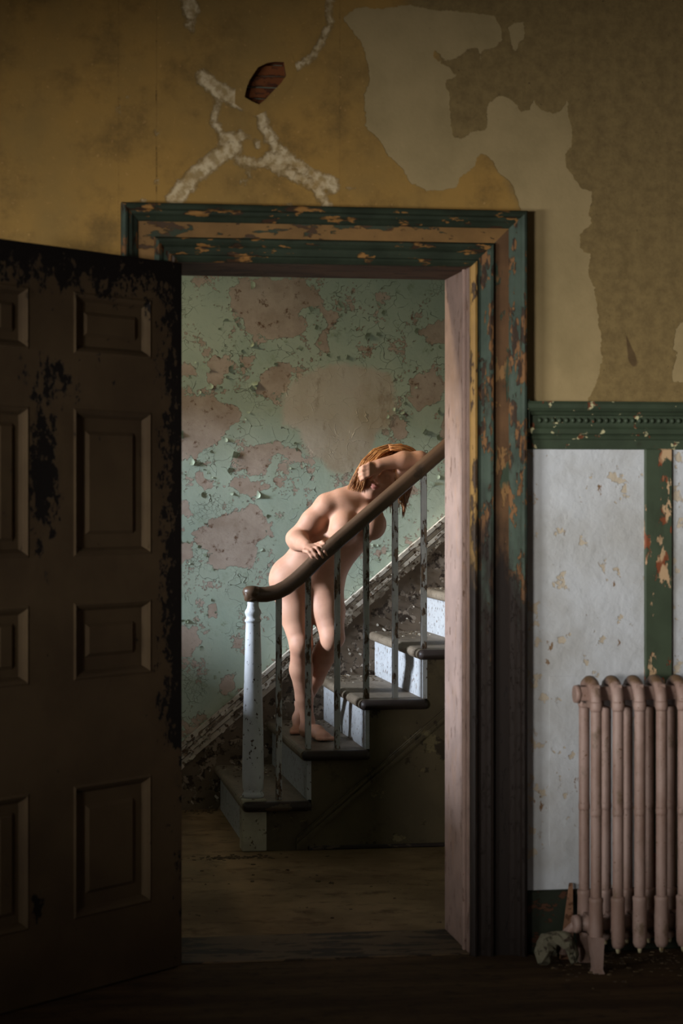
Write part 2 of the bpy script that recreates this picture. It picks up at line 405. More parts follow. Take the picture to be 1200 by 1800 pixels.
wall = grid_wall('wall_front', xs, zs, 0.0, (hx0, hx1, 0, hz1), M_FRONT,
    [union(*[lambda x, z, p=p: sdf(x, z, p) for p in (pale, island, pale3)]),
     union(*[lambda x, z, p=p, wd=wd: stroke(x, z, p, wd) for p, wd in cr]),
     lambda x, z: sdf(x, z, olive)])
# reveal side and hall side of the same wall
b = MB()
b.box(RX0 - .2, hx0, .07, WT, 0, CEIL).box(hx1, RX1 + .2, .07, WT, 0, CEIL).box(hx0, hx1, .07, WT, hz1, CEIL)
b.build('wall_core', M_HALL, wall)
# broken hole down to the lath, a real recess
hole = C1([(805,320),(812,290),(822,265),(850,222),(880,208),(905,204),(935,205),(938,225),(942,250),(925,275),(900,300),(872,330),(853,345),(830,335)])
def cut_hole(wall_o, poly):
    """drop wall cells inside the polygon and rim the gap with a broken edge down to the lath"""
    import bmesh
    bm = bmesh.new(); bm.from_mesh(wall_o.data)
    cs = [(f, f.calc_center_median()) for f in bm.faces]
    xs_ = np.array([c_.x for f, c_ in cs]); zs_ = np.array([c_.z for f, c_ in cs])
    dd = sdf(xs_, zs_, poly)
    kill = [f for (f, c_), d_ in zip(cs, dd) if d_ > -.012]
    bmesh.ops.delete(bm, geom=kill, context='FACES'); bm.to_mesh(wall_o.data); bm.free()
cut_hole(wall, hole)
ctr = Vector((sum(p[0] for p in hole)/len(hole), 0, sum(p[1] for p in hole)/len(hole)))
M_LATH = worn('bare_brown_lath', hexc(96, 52, 22), [hexc(60, 32, 16)], 14, .55, (1, 1, 3), .9)
n_ = len(hole)
rim = MB()
big = [(ctr.x + (x - ctr.x)*(1 + .042/math.hypot(x - ctr.x, z - ctr.z)), ctr.z + (z - ctr.z)*(1 + .042/math.hypot(x - ctr.x, z - ctr.z))) for x, z in hole]
fr = [(x, -.003, z) for x, z in hole]; bk = [(x, .05, z) for x, z in hole]; ou = [(x, -.001, z) for x, z in big]
rim.add(fr + bk, [(i, (i+1) % n_, (i+1) % n_ + n_, i + n_) for i in range(n_)])
rim.add(fr + ou, [(i, (i+1) % n_, (i+1) % n_ + n_, i + n_) for i in range(n_)], 1)
rim.build('plaster_rim', [M_LATH, M_FRONT], wall)
x0h, x1h = min(p[0] for p in hole) - .01, max(p[0] for p in hole) + .01; z0h, z1h = min(p[1] for p in hole), max(p[1] for p in hole)
zz = z0h - .01; i = 0
while zz < z1h + .01:
    MB().box(x0h, x1h, .030 + .004*(i % 2), .042 + .004*(i % 2), zz, zz + .036, bev=.003).build('lath', M_LATH, wall); zz += .04; i += 1

# --- wainscot below the chair rail
M_WHITE = None
m = Mat('chipped_white_wainscot', .75, .25)
v = m.distort(.03, 9)
n1 = m.noise(9, 7, .62, v); n2 = m.noise(34, 5, .6)
ms = m.step(m.math('ADD', n1, m.math('MULTIPLY', m.math('SUBTRACT', n2, .5), .3)), .60, .62)
c = m.mix(m.step(m.noise(2.5, 5, .6), .35, .7), hexc(172, 174, 177), hexc(152, 151, 148))
c = m.mix(ms, c, hexc(164, 152, 134))
c = m.mix(m.step(m.math('ADD', m.noise(7, 8, .7, m.vec((1.5, 1, .6))), m.math('MULTIPLY', m.math('SUBTRACT', n2, .5), .3)), .64, .67), c, hexc(110, 84, 58))
m.color(c); m.bump(m.math('SUBTRACT', 1.0, ms), .7, .003); m.bump(m.voro(22, v), .15, .004); m.bump(m.noise(14, 6, .62, v), .6, .012)
M_WHITE = m.m
M_GREEN = worn('chipped_green_trim', hexc(50, 60, 44), [hexc(160, 154, 118), hexc(92, 50, 30)], 20, .61, (1, 1, 1), .6, .015, .3, .003, (hexc(38, 40, 28), .6))
ws = struct(empty('trim_1', (1.79, 0, 0)))
b = MB()
for (xa, xb) in ((1.785, 2.232), (2.330, 3.3)):
    MB().box(xa, xb, -.010, .0, .22, 1.80, bev=.002).build('wainscot_panel', M_WHITE, ws)
M_GREENV = worn('chipped_green_stile', hexc(58, 68, 51), [hexc(164, 136, 104), hexc(110, 58, 34)], 13, .585, (1, 1, .45), .6, .015, .3, .003, (hexc(40, 44, 30), .5))
MB().box(2.230, 2.332, -.024, 0, .22, 1.80, bev=.004).build('wainscot_stile', M_GREENV, ws)
# older paint edge beside the radiator: a raised coat with a rounded corner
pz0, pz1, pxa, pxb = at(980, 1510, 0).z, at(980, 1188, 0).z, at(964, 1300, 0).x, at(1040, 1300, 0).x
poly = [(pxb, pz1), (pxa, pz1)] + [(pxa + .045*(1 - math.cos(t)), pz0 + .045*(1 - math.sin(t))) for t in [i*math.pi/2/6 for i in range(7)]] + [(pxb, pz0)]
MB().prism(poly, -.0135, -.009).build('paint_layer', M_WHITE, ws)
# baseboard
bb = struct(MB().box(1.785, 3.3, -.022, 0, 0, .225, bev=.006).build('baseboard_front', worn('dark_green_baseboard', hexc(36, 40, 28), [hexc(70, 44, 28)], 16, .58, (1, 1, 2), .7)))
# chair rail with its row of beads
def sweep_x(prof, x0, x1, z0, segs=1):
    """profile of (height, projection) swept along x, standing off the y = 0 wall"""
    b = MB(); rings = []
    for i in range(segs + 1):
        x = x0 + (x1 - x0) * i / segs
        rings.append([(x, -p, z0 + h) for h, p in prof])
    return b.loft(rings, 0, False, True, True)
cr_ = struct(empty('trim_2', (1.79, 0, 1.797)))
prof = [(0,0),(0,.014),(.034,.017),(.036,.022),(.046,.026),(.052,.022),(.056,.030),(.072,.034),(.080,.028),(.086,.026),(.120,.026),(.122,.036),(.132,.044),(.136,.052),(.146,.060),(.160,.062),(.170,.056),(.170,0)]
sweep_x(prof, 1.788, 3.3, 1.797).build('chair_rail_molding', M_GREEN, cr_)
bead_m = MB().ell((0, 0, 0), (.0085, .0085, .0095), 10, 6)
bx = 1.84; first = None
while bx < 2.75:
    if first is None: first = bead_m.build('bead', M_GREEN, cr_, (0, 0, 0)); first.location = Vector((bx, -.028, 1.797 + .103)) - wloc(cr_)
    else: instance(first, 'bead', cr_, (bx, -.028, 1.797 + .103))
    bx += .0245

# --- door casing, mitred, and jamb
prof = [(0,0),(0,.058),(.005,.066),(.013,.069),(.021,.064),(.026,.054),(.036,.050),(.044,.040),(.056,.030),(.060,.024),(.112,.024),(.114,.034),(.120,.043),(.130,.044),(.140,.036),(.148,.026),(.160,.022),(.172,.024),(.176,.032),(.184,.034),(.190,.028),(.197,.020),(.197,0)]
STRIP = (1.25, 1.65, hexc(26, 18, 13))
M_CASE_V = worn('chipped_green_side_casing', hexc(56, 66, 56), [hexc(98, 68, 40), hexc(44, 32, 22)], 26, .52, (1, 1, .35), .7, .02, .35, .003, (hexc(36, 30, 20), .7), .15, STRIP)
M_CASE_H = worn('chipped_green_head_casing', hexc(40, 47, 35), [hexc(124, 88, 46), hexc(54, 38, 26)], 24, .57, (.35, 1, 1), .7, .02, .35, .003, (hexc(24, 26, 18), .7), .15)
M_OCHRE_B = worn('ochre_casing_flat', hexc(112, 82, 44), [hexc(44, 50, 36), hexc(60, 42, 26)], 22, .54, (.35, 1, 1), .7, .02, .3, .003)
M_BROWN_B = worn('bare_brown_casing_flat', hexc(88, 62, 38), [hexc(46, 56, 42), hexc(112, 82, 48)], 15, .56, (1, 1, .3), .7, .02, .45, .003, None, .25, STRIP)
M_GOLD = worn('gilt_edge_casing', hexc(140, 108, 58), [hexc(60, 44, 28)], 18, .53, (1, 1, .3), .5, .02, .3, .002, None, .25, STRIP)
tc = struct(empty('trim_3', (1.07, 0, 0)))
XL, XR, ZT = .357, 1.788, 2.640
def casing(path_fn, name, mats, flat_mi=1, edge_mi=0):
    b = MB(); A, B = path_fn
    n = len(prof)
    va = [A(wd, p) for wd, p in prof]; vb = [B(wd, p) for wd, p in prof]
    vs = va + vb
    for i in range(n - 1):
        mid = (prof[i][0] + prof[i+1][0]) / 2
        mi = flat_mi if .060 <= mid <= .113 else (edge_mi if mid > .173 else 0)
        b.add([vs[i], vs[i+1], vs[i+1+n], vs[i+n]], [(0, 1, 2, 3)], mi)
    b.add(va, [list(range(n))]); b.add(vb, [list(range(n))])
    return b.build(name, mats, tc)
casing((lambda wd, p: (XR - wd, -p, 0), lambda wd, p: (XR - wd, -p, ZT - wd)), 'side_casing', [M_CASE_V, M_BROWN_B, M_GOLD], 1, 2)
casing((lambda wd, p: (XL + wd, -p, 0), lambda wd, p: (XL + wd, -p, ZT - wd)), 'side_casing', [M_CASE_V, M_OCHRE_B, M_GOLD], 1, 2)
casing((lambda wd, p: (XL + wd, -p, ZT - wd), lambda wd, p: (XR - wd, -p, ZT - wd)), 'head_casing', [M_CASE_H, M_OCHRE_B], 1, 0)
# small mitre block where the chair rail dies into the casing
MB().box(1.788, 1.800, -.050, 0, 1.87, 1.975, bev=.003).build('rail_stop', M_CASE_V, tc)
M_JAMB = worn('peeled_pinkish_jamb', hexc(124, 102, 92), [hexc(84, 62, 50)], 30, .60, (1, 1, .4), .7, .04, .22, .002, (hexc(120, 88, 62), .5))
M_SOFFIT = worn('brown_door_soffit', hexc(92, 64, 44), [hexc(60, 40, 28)], 14, .55, (.3, 1, 1), .7)
MB().box(OX1, OX1 + .02, .0, WT + .01, 0, OZ + .02).build('jamb', M_JAMB, tc)
MB().box(OX0 - .02, OX0, .0, WT + .01, 0, OZ + .02).build('jamb', M_JAMB, tc)
MB().box(OX0, OX1, .0, WT + .01, OZ, OZ + .02).build('head_jamb', M_SOFFIT, tc)
for (xa, xb) in ((OX1 - .012, OX1), (OX0, OX0 + .012)):
    MB().box(xa, xb, .055, .075, 0, OZ, bev=.002).build('door_stop', M_JAMB, tc)
MB().box(OX0, OX1, .0, WT, 0, .006, bev=.002).build('threshold', worn('worn_threshold', hexc(96, 78, 56), [hexc(44, 34, 24)], 10, .5, (.3, 1, 1), .7), tc)

# --- the open door, eight panels
DA = R(45.7); DU = Vector((-math.sin(DA), -math.cos(DA), 0)); DN = Vector((math.cos(DA), -math.sin(DA), 0))
DH = Vector((.566, -.030, 0)); DW, DT, DZ0, DZ1 = 1.05, .046, .008, 2.435
door = struct(empty('door_1', DH))
def dpt(s_, n_d, z): return DH + DU * s_ + DN * n_d + Vector((0, 0, z))
def dbox(s0, s1, z0, z1, n0, n1, bev=0.003):
    b = MB().box(s0, s1, n0, n1, z0, z1, bev=bev)
    b.v = [tuple(dpt(x, y, z)) for x, y, z in b.v]
    return b
m = Mat('worn_tan_door_paint', .8, .15)
tcn = m.nt.nodes.new('ShaderNodeTexCoord')
n1 = m.noise(24, 9, .74, m.vec((1, 1, .7))); n2 = m.noise(45, 5, .65)
att = m.attr('wear')
k = m.math('ADD', m.math('ADD', n1, m.math('MULTIPLY', m.math('SUBTRACT', n2, .5), .35)), att[0])
mk = m.step(k, .66, .70)
c = m.mix(m.step(m.noise(3, 6, .6), .35, .7), hexc(72, 58, 40), hexc(60, 47, 32))
c = m.mix(mk, c, hexc(17, 13, 11)); m.color(c); m.bump(m.math('SUBTRACT', 1.0, mk), .6, .003); m.bump(m.noise(25, 4, .6), .2, .004)
M_DOOR = m.m
def door_wear(o):
    """wear of the old paint: along the top, the hinge edge and two scuffs on the middle stile"""
    me = o.data; base = wloc(o); a = me.attributes.new('wear', 'FLOAT_COLOR', 'POINT')
    for i, v_ in enumerate(me.vertices):
        p = v_.co + base - DH; s_ = p.dot(DU); z = p.z
        wv = 0
        wv = max(wv, .34 * max(0, 1 - (DZ1 - z) / .22))
        if z > .75: wv = max(wv, .34 * max(0, 1 - s_ / .17))
        else: wv = max(wv, .10 * max(0, 1 - s_ / .10))
        for (cs, cz, rs, rz, am) in ((.67, 1.70, .09, .30, .36), (.63, 2.0, .16, .12, .24), (.70, .32, .04, .08, .36), (.34, 2.19, .12, .04, .08), (.5, 2.02, .2, .06, .06), (.7,2.3,.3,.1,.1)):
            d = math.hypot((s_ - cs) / rs, (z - cz) / rz); wv = max(wv, am * max(0, 1.25 - d) / 1.25)
        a.data[i].color = (wv, wv, wv, 1)
def dpart(name, s0, s1, z0, z1, n0, n1, par=None):
    # finely divided front so that wear can vary over the board
    b = MB(); ns = max(1, int((s1 - s0) / .03)); nz = max(1, int((z1 - z0) / .03))
    g = [dpt(s0 + (s1-s0)*i/ns, n1, z0 + (z1-z0)*j/nz) for i in range(ns+1) for j in range(nz+1)]
    b.add(g, [(i*(nz+1)+j, (i+1)*(nz+1)+j, (i+1)*(nz+1)+j+1, i*(nz+1)+j+1) for i in range(ns) for j in range(nz)])
    q = [dpt(a, n, z) for n in (n0, n1) for a, z in ((s0,z0),(s1,z0),(s1,z1),(s0,z1))]
    b.add(q, [(0,1,2,3)] + [(i, (i+1) % 4, (i+1) % 4 + 4, i + 4) for i in range(4)])
    o = b.build(name, M_DOOR, par or door); door_wear(o); return o
rows = [(.248, .684), (1.027, 1.281), (1.431, 1.915), (2.094, 2.297)]
colsd = [(.157, .533), (.735, .915)]
dpart('hinge_stile', 0, .157, DZ0, DZ1, -DT, 0); dpart('middle_stile', .533, .735, DZ0, DZ1, -DT, 0); dpart('lock_stile', .915, DW, DZ0, DZ1, -DT, 0)
zs_ = [DZ0] + [z for r in rows for z in r] + [DZ1]
for (sa, sb) in colsd:
    for i in range(0, len(zs_), 2):
        dpart('door_rail', sa, sb, zs_[i], zs_[i+1], -DT, 0)
    for (za, zb) in rows:
        p = dpart('door_panel', sa, sb, za, zb, -DT + .012, -.018)
        # frame moulding and raised field, each with sloping sides
        def ringf(i0, n0, i1, n1):
            A = [dpt(s_, n0, z) for s_, z in ((sa+i0, za+i0), (sb-i0, za+i0), (sb-i0, zb-i0), (sa+i0, zb-i0))]
            B = [dpt(s_, n1, z) for s_, z in ((sa+i1, za+i1), (sb-i1, za+i1), (sb-i1, zb-i1), (sa+i1, zb-i1))]
            return A + B, [(i, (i+1) % 4, (i+1) % 4 + 4, i + 4) for i in range(4)]
        b = MB(); b.add(*ringf(0, 0, .008, .004)); b.add(*ringf(.008, .004, .018, -.004)); b.add(*ringf(.018, -.004, .030, -.019))
        o = b.build('panel_molding', M_DOOR, p); door_wear(o)
        b = MB(); iw = min(.072, (sb-sa)*.3, (zb-za)*.3); b.add(*ringf(iw, -.018, iw + .012, -.009))
        b.add([dpt(s_, -.009, z) for s_, z in ((sa+iw+.012, za+iw+.012), (sb-iw-.012, za+iw+.012), (sb-iw-.012, zb-iw-.012), (sa+iw+.012, zb-iw-.012))], [(0,1,2,3)])
        o = b.build('raised_field', M_DOOR, p); door_wear(o)
for z in (.3, 1.25, 2.15):
    MB().tube([DH + Vector((-.012, .030, z - .05)), DH + Vector((-.012, .030, z + .05))], .008, 8).build('hinge', worn('rusty_hinge', hexc(60, 42, 30), [hexc(30, 24, 20)], 30, .5), door)

# --- far wall of the hall: green paint flaking off pink plaster
C5 = lambda pts: crop(pts, 310, 470, 1200/490, HALL_Y)
C6 = lambda pts: crop(pts, 310, 900, 1200/490, HALL_Y)
repair = C5([(450,590),(470,530),(540,470),(620,430),(740,415),(850,430),(930,460),(945,560),(930,640),(915,700),(860,730),(850,790),(780,860),(720,880),(640,850),(560,790),(530,700),(460,680)])
bare = [C5([(-40,540),(120,550),(230,580),(285,620),(260,680),(200,720),(180,770),(110,800),(90,830),(-40,830)]),
        C5([(215,100),(260,40),(560,40),(620,130),(600,180),(540,190),(560,260),(440,320),(380,300),(290,280),(290,210),(240,190)]),
        C5([(130,430),(160,380),(230,390),(260,430),(210,470),(150,560)]), C5([(360,460),(440,410),(530,420),(500,500),(400,570),(350,540)]),
        C5([(300,780),(420,750),(545,800),(560,840),(490,850),(420,800),(370,870),(345,900),(240,850)]), C5([(270,370),(320,375),(335,420),(290,440)]),
        C6([(60,95),(110,60),(180,20),(270,-10),(350,-60),(380,20),(400,80),(380,110),(340,130),(345,240),(160,250),(130,170)]),
        C5([(1000,480),(1100,440),(1160,500),(1120,570),(1040,610),(1000,560)]), C5([(920,620),(960,630),(1000,720),(970,760),(910,700)]),
        C5([(1050,270),(1100,240),(1200,220),(1200,330),(1090,335)]), C5([(610,170),(700,190),(690,250),(645,290),(660,370),(620,380),(600,330),(640,250)]),
        C5([(1120,650),(1200,600),(1200,760),(1150,740)]), C5([(60,890),(110,880),(190,960),(120,960)]), C5([(190,945),(280,890),(340,910),(390,950),(350,1000),(260,965)]),
        C6([(-20,500),(100,485),(110,560),(70,625),(-20,620)]), C6([(230,545),(270,515),(290,560),(280,610),(240,590)]), C6([(140,405),(170,395),(170,450),(140,460)]),
        C5([(410,905),(450,900),(480,930),(430,945)]), C5([(-40,430),(60,420),(90,460),(-40,490)]), C5([(840,110),(880,90),(905,130),(860,150)]),C5([(-40,990),(50,1000),(60,1060),(-40,1080)]),
        C6([(-20,130),(60,140),(70,200),(-20,230)]), C6([(850,150),(900,160),(880,200),(840,190)]), C6([(180,700),(260,690),(250,760),(200,790)]), C6([(380,60),(410,50),(420,120),(390,110)])]
m = Mat('flaking_green_hall_wall', .8, .25)
lay = m.attr('lay'); dv = m.distort(.05, 12)
nA = m.noise(22, 9, .66); nB = m.noise(80, 4, .6)
rag = m.math('ADD', m.math('MULTIPLY', m.math('SUBTRACT', m.noise(11, 10, .68), .5), .55), m.math('MULTIPLY', m.math('SUBTRACT', nB, .5), .08))
cell = m.voro(13, m.distort(.12, 9)); cell2 = m.voro(43, m.distort(.03, 25))
small = m.step(m.math('ADD', m.noise(7, 9, .72), m.math('MULTIPLY', m.math('SUBTRACT', nB, .5), .25)), .575, .585)
k_bare = m.math('MAXIMUM', m.step(m.math('ADD', lay[0], rag), .50, .506), small)
k_rep = m.step(m.math('ADD', lay[1], m.math('MULTIPLY', m.math('SUBTRACT', m.noise(6, 7, .66), .5), .42)), .42, .56)
zone = m.step(m.noise(3.2, 4, .6), .43, .53)
crk = m.math('MULTIPLY', m.math('MULTIPLY', m.math('SUBTRACT', 1.0, m.step(cell, .0, .02)), zone), m.step(m.noise(11, 4, .6), .46, .52))
crk2 = m.math('MULTIPLY', m.math('SUBTRACT', 1.0, m.step(cell2, .0, .05)), m.step(m.noise(4.5, 4, .6, m.vec((1, 1, 1), (5, 5, 5))), .56, .62))
crk = m.math('MAXIMUM', crk, crk2)
green = m.mix(m.step(m.noise(2.2, 5, .6), .35, .68), hexc(180, 190, 172), hexc(166, 180, 164))
green = m.mix(m.step(m.noise(14, 6, .7), .52, .75), green, hexc(146, 158, 134))
pink = m.mix(m.step(m.noise(5, 7, .68), .35, .68), hexc(188, 170, 156), hexc(166, 146, 130))
pink = m.mix(m.step(m.noise(16, 7, .74), .55, .66), pink, hexc(112, 84, 66))
pink = m.mix(m.step(m.noise(50, 5, .7), .63, .69), pink, hexc(96, 74, 62))
rep = m.mix(m.step(m.noise(4, 6, .6, m.vec((1.2, 1, .6))), .35, .7), hexc(200, 188, 174), hexc(174, 156, 134))
rep = m.mix(m.math('MULTIPLY', m.step(m.noise(9, 6, .7, m.vec((1, 1, .5))), .56, .7), .6), rep, hexc(136, 108, 84))
rim_ = m.math('SUBTRACT', m.step(m.math('ADD', lay[0], rag), .488, .50), m.step(m.math('ADD', lay[0], rag), .50, .506))
c = m.mix(k_bare, green, pink)
c = m.mix(m.math('MULTIPLY', k_rep, .92), c, rep)
notrep = m.math('SUBTRACT', 1.0, k_rep)
ck = m.math('MULTIPLY', m.math('MULTIPLY', crk, m.math('SUBTRACT', 1.0, k_bare)), notrep)
c = m.mix(m.math('MULTIPLY', ck, .75), c, hexc(70, 66, 50))
m.color(c)
paint = m.math('SUBTRACT', 1.0, m.math('MULTIPLY', k_bare, notrep))
m.bump(paint, 1.0, .007)
m.bump(m.math('MULTIPLY', m.math('MULTIPLY', m.step(cell, 0, .10, 1.0, 0.0), crk), paint), .5, .005)
m.bump(m.noise(45, 7, .7), .35, .003); m.bump(m.noise(6, 5, .6), .3, .012)
M_GREENWALL = m.m
fb = union(*[lambda x, z, p=p: sdf(x, z, p) for p in bare])
xs = list(np.arange(.5, 2.75, .0125)) + [HXL - .2, -.3, 3.4, HXR + .2]
zs = list(np.arange(0, 3.1, .0125)) + [CEIL]
hall = grid_wall('wall_back', xs, zs, HALL_Y, None, M_GREENWALL, [fb, lambda x, z: sdf(x, z, repair)])
# curled flakes of paint still hanging from it
def flake_mesh(k):
    rr = random.Random(k); n = 5; vs = []
    ang = rr.uniform(.5, 1.15); wd = 1.0; ht = rr.uniform(.8, 1.5)
    for side in (0, 1):
        for i in range(n + 1):
            t = i / n; a = ang * t
            xx = math.sin(a) / ang; yy = -(1 - math.cos(a)) / ang
            for j in range(3):
                q = (j - 1) * (.5 + .12 * math.sin(3 * t + k)) * ht * (1 - .8 * t * rr.uniform(.3, 1))
                vs.append((xx, yy - .02 - side * .03, q + rr.uniform(-.04, .04)))
    f = []
    m_ = (n + 1) * 3
    for i in range(n):
        for j in range(2):
            a = i*3 + j; f.append((a, a+1, a+4, a+3)); f.append((m_+a, m_+a+3, m_+a+4, m_+a+1))
    for i in range(n):
        for a, b_ in ((i*3, (i+1)*3), (i*3+2, (i+1)*3+2)): f.append((a, b_, b_+m_, a+m_))
    for j in range(2):
        f.append((j, j+1, j+1+m_, j+m_)); e = n*3 + j; f.append((e, e+1, e+1+m_, e+m_))
    return vs, f
m = Mat('curled_green_paint', .75, .25)
m.color(m.mix(m.step(m.noise(30, 5, .6), .4, .65), hexc(168, 180, 160), hexc(140, 148, 124))); M_FLAKE = m.m
fl_src = []
for k in range(6):
    vs, f = flake_mesh(k); me = bpy.data.meshes.new('paint_flake'); me.from_pydata(vs, [], f); me.materials.append(M_FLAKE); me.update(); fix_normals(me); fl_src.append(me)
spots = [(x, y, s_) for x, y, s_ in [(120,445,.040),(245,440,.034),(215,235,.026),(195,265,.024),(265,220,.030),(590,175,.036),(715,155,.034),(900,200,.03),(830,300,.036),(880,290,.034),(700,400,.03),(540,340,.034),(335,490,.034),(140,510,.03),(330,520,.026),(60,480,.026),(520,760,.024),(265,810,.040),(60,835,.034),(125,980,.03),(345,980,.03),(435,420,.026),(290,420,.03),(1080,715,.034),(970,620,.022),(320,75,.03),(320,330,.024),(205,355,.022),(1025,520,.02),(1095,940,.03),(1120,900,.024),(240,880,.035),(30,720,.03),(610,330,.026),(670,280,.026),(745,390,.024),(1140,340,.024),(955,95,.024)]]
pts = [tuple(list(crop([(x, y)], 310, 470, 1200/490, HALL_Y)[0]) + [s_]) for x, y, s_ in spots]
gx = rng.uniform(.8, 2.35, 6000); gz = rng.uniform(.45, 2.85, 6000); gd = fb(gx, gz)
cand = [(a, c_) for a, c_, d in zip(gx, gz, gd) if -.028 < d < -.006 and c_ > .45 + .8415*(a - .97)][:110]
for a, c_ in cand: pts.append((a, c_, random.uniform(.010, .026)))
for i, (a, c_, s_) in enumerate(pts):
    o = bpy.data.objects.new('paint_flake', fl_src[i % 6]); COL.objects.link(o); o.parent = hall
    o.location = (a, HALL_Y, c_); s_ *= .8; o.scale = (s_, s_ * .8, s_ * random.uniform(.8, 1.3))
    o.rotation_euler = (0, random.choice([math.pi, math.pi, 0, math.pi/2, -math.pi/2]) + random.uniform(-.6, .6), 0)

# ================================================================== RADIATOR
M_RAD = None
m = Mat('faded_pink_radiator_paint', .55, .35)
c = m.mix(m.step(m.noise(7, 6, .65, m.vec((1, 1, .5))), .35, .68), hexc(146, 122, 112), hexc(124, 98, 86))
c = m.mix(m.step(m.noise(18, 7, .7, m.vec((1, 1, .6))), .54, .7), c, hexc(106, 86, 70))
c = m.mix(m.step(m.noise(60, 4, .6), .66, .7), c, hexc(96, 66, 46))
x = m.xyz()
dust = m.step(m.math('ADD', x[2], m.math('MULTIPLY', m.math('SUBTRACT', m.noise(40, 5, .6), .5), .05)), .975, 1.0)
c = m.mix(dust, c, hexc(92, 68, 44)); m.color(c); m.bump(m.noise(40, 5, .6), .3, .003)
M_RAD = m.m
RXS = at(1048, 1400, -.33).x; FY, BY = -.325, -.175; PITCH = .0775; RZT = .995
rad = props(empty('radiator', (RXS + .2, -.25, 0)), 'tall pink-painted cast iron column radiator against the wainscot', 'radiator')
def section(X, first):
    b = MB()
    arc = [(X, FY + (BY - FY) * .5 * (1 - math.cos(math.pi * i / 12)), .905 + .083 * math.sin(math.pi * i / 12) ** .75) for i in range(13)]
    b.tube([(X, FY, .12), (X, FY, .30), (X, FY, .60), (X, FY, .90)] + arc[1:-1] + [(X, BY, .90), (X, BY, .60), (X, BY, .30), (X, BY, .12)], [.0195]*4 + [.021]*11 + [.0195]*4, 12)
    for y in (FY, BY):
        b.lathe([(.0195, .925), (.0225, .918), (.0225, .90), (.0195, .89)], X, y, 12)
        b.lathe([(.008, .075), (.018, .080), (.024, .095), (.025, .16), (.024, .235), (.0255, .24), (.0255, .25), (.0195, .256)], X, y, 12)
        b.lathe([(.0195, .53), (.021, .54), (.021, .55), (.0195, .56)], X, y, 10)
    # hubs that join one section to the next, with the web between the columns
    b.tube([(X - PITCH/2, (FY+BY)/2, .945), (X + PITCH/2, (FY+BY)/2, .945)], .024, 10)
    b.tube([(X - PITCH/2, (FY+BY)/2, .15), (X + PITCH/2, (FY+BY)/2, .15)], .026, 10)
    b.box(X - .012, X + .012, FY, BY, .12, .18).box(X - .013, X + .013, FY, BY, .90, .982).box(X - PITCH/2, X + PITCH/2, (FY+BY)/2 - .03, (FY+BY)/2 + .03, .925, .972)
    if first:
        b.tube([(X - PITCH/2 - .018, (FY+BY)/2, .945), (X - PITCH/2, (FY+BY)/2, .945)], [.030, .033], 12)
        b.tube([(X - PITCH/2 - .022, (FY+BY)/2, .15), (X - PITCH/2, (FY+BY)/2, .15)], [.030, .034], 12)
    return b
base_sec = None
for k in range(8):
    X = RXS + k * PITCH
    if k == 0: sec = section(X, True).build('section', M_RAD, rad, (X, -.25, 0))
    elif base_sec is None: sec = base_sec = section(X, False).build('section', M_RAD, rad, (X, -.25, 0))
    else: sec = instance(base_sec, 'section', rad, (X, -.25, 0))
    for y in (FY, BY):
        if k in (0, 7): # feet of the end sections
            MB().loft([[(X + sx * wd, y + sy * dp + off, z) for sx, sy in ((-1,-1),(1,-1),(1,1),(-1,1))] for z, wd, dp, off in ((.12, .024, .024, 0), (.06, .019, .022, -.006 if y == FY else .006), (.015, .015, .022, -.012 if y == FY else .012), (0, .019, .028, -.014 if y == FY else .014))], 0, False).build('foot', M_RAD, sec)
        else:
            MB().tube([(X, y, .078), (X, y, .070), (X, y, .060)], [.009, .008, .005], 8).build('plug', worn('pale_plug', hexc(176, 164, 130), [hexc(110, 90, 60)], 40, .55), sec)
MB().tube([(RXS - .075, BY, .03), (RXS - .07, BY, .10), (RXS - .05, (FY+BY)/2, .15)], .016, 10).build('supply_pipe', M_RAD, rad)
# things lying by the radiator
def lump(name, parts, mat, label, cat, base):
    b = MB()
    for i, (c_, r_) in enumerate(parts): b.ell(c_, r_, 14, 9, 0, .10, i + 3)
    o = b.build(name, mat, None, base); props(o, label, cat); return o
M_PLAST = worn('grey_white_plaster', hexc(104, 98, 80), [hexc(66, 62, 48), hexc(52, 42, 32)], 24, .55, (1, 1, 1), .9)
pb = at(985, 1680, -.22); px0 = at(957, 1680, -.22).x; px1 = at(1006, 1680, -.22).x
# a broken arch of cornice plaster: two legs and a hollow between
b = MB()
arc = []
for i in range(11):
    t = math.pi * i / 10
    arc.append(Vector(((px0+px1)/2 - .052*math.cos(t), -.22 + .02*math.sin(2*t), .012 + .085*math.sin(t)**.8)))
b.tube(arc, [.022,.034,.038,.036,.030,.024,.022,.027,.022,.016,.010], 10)
b.sm = [False] * len(b.sm)
for i, v_ in enumerate(b.v):
    rr = random.Random(i); b.v[i] = (v_[0] + rr.uniform(-.007, .007), v_[1] + rr.uniform(-.007, .007), max(.0, v_[2] + rr.uniform(-.008, .006)))
o = b.build('plaster_chunk', M_PLAST, None, (pb.x, -.22, 0)); props(o, 'arched lump of broken off-white plaster on the floor beside the radiator', 'plaster')
q = at(969, 1622, -.03)
lump('plaster_lump', [((q.x, -.06, .035), (.022, .02, .035))], M_PLAST, 'small pale plaster crumb against the green baseboard behind the broken arch', 'plaster', (q.x, -.06, 0))
a0, a1 = at(990, 1625, -.12), at(1003, 1592, -.05)
b = MB(); b.add([(a0.x - .012, -.125, 0), (a0.x + .035, -.125, 0), (a1.x + .012, -.032, .245), (a1.x, -.032, .245), (a0.x - .012, -.105, 0), (a0.x + .035, -.105, 0), (a1.x + .012, -.024, .250), (a1.x, -.024, .250)], [(0,1,2,3),(4,7,6,5),(0,4,5,1),(1,5,6,2),(2,6,7,3),(3,7,4,0)])
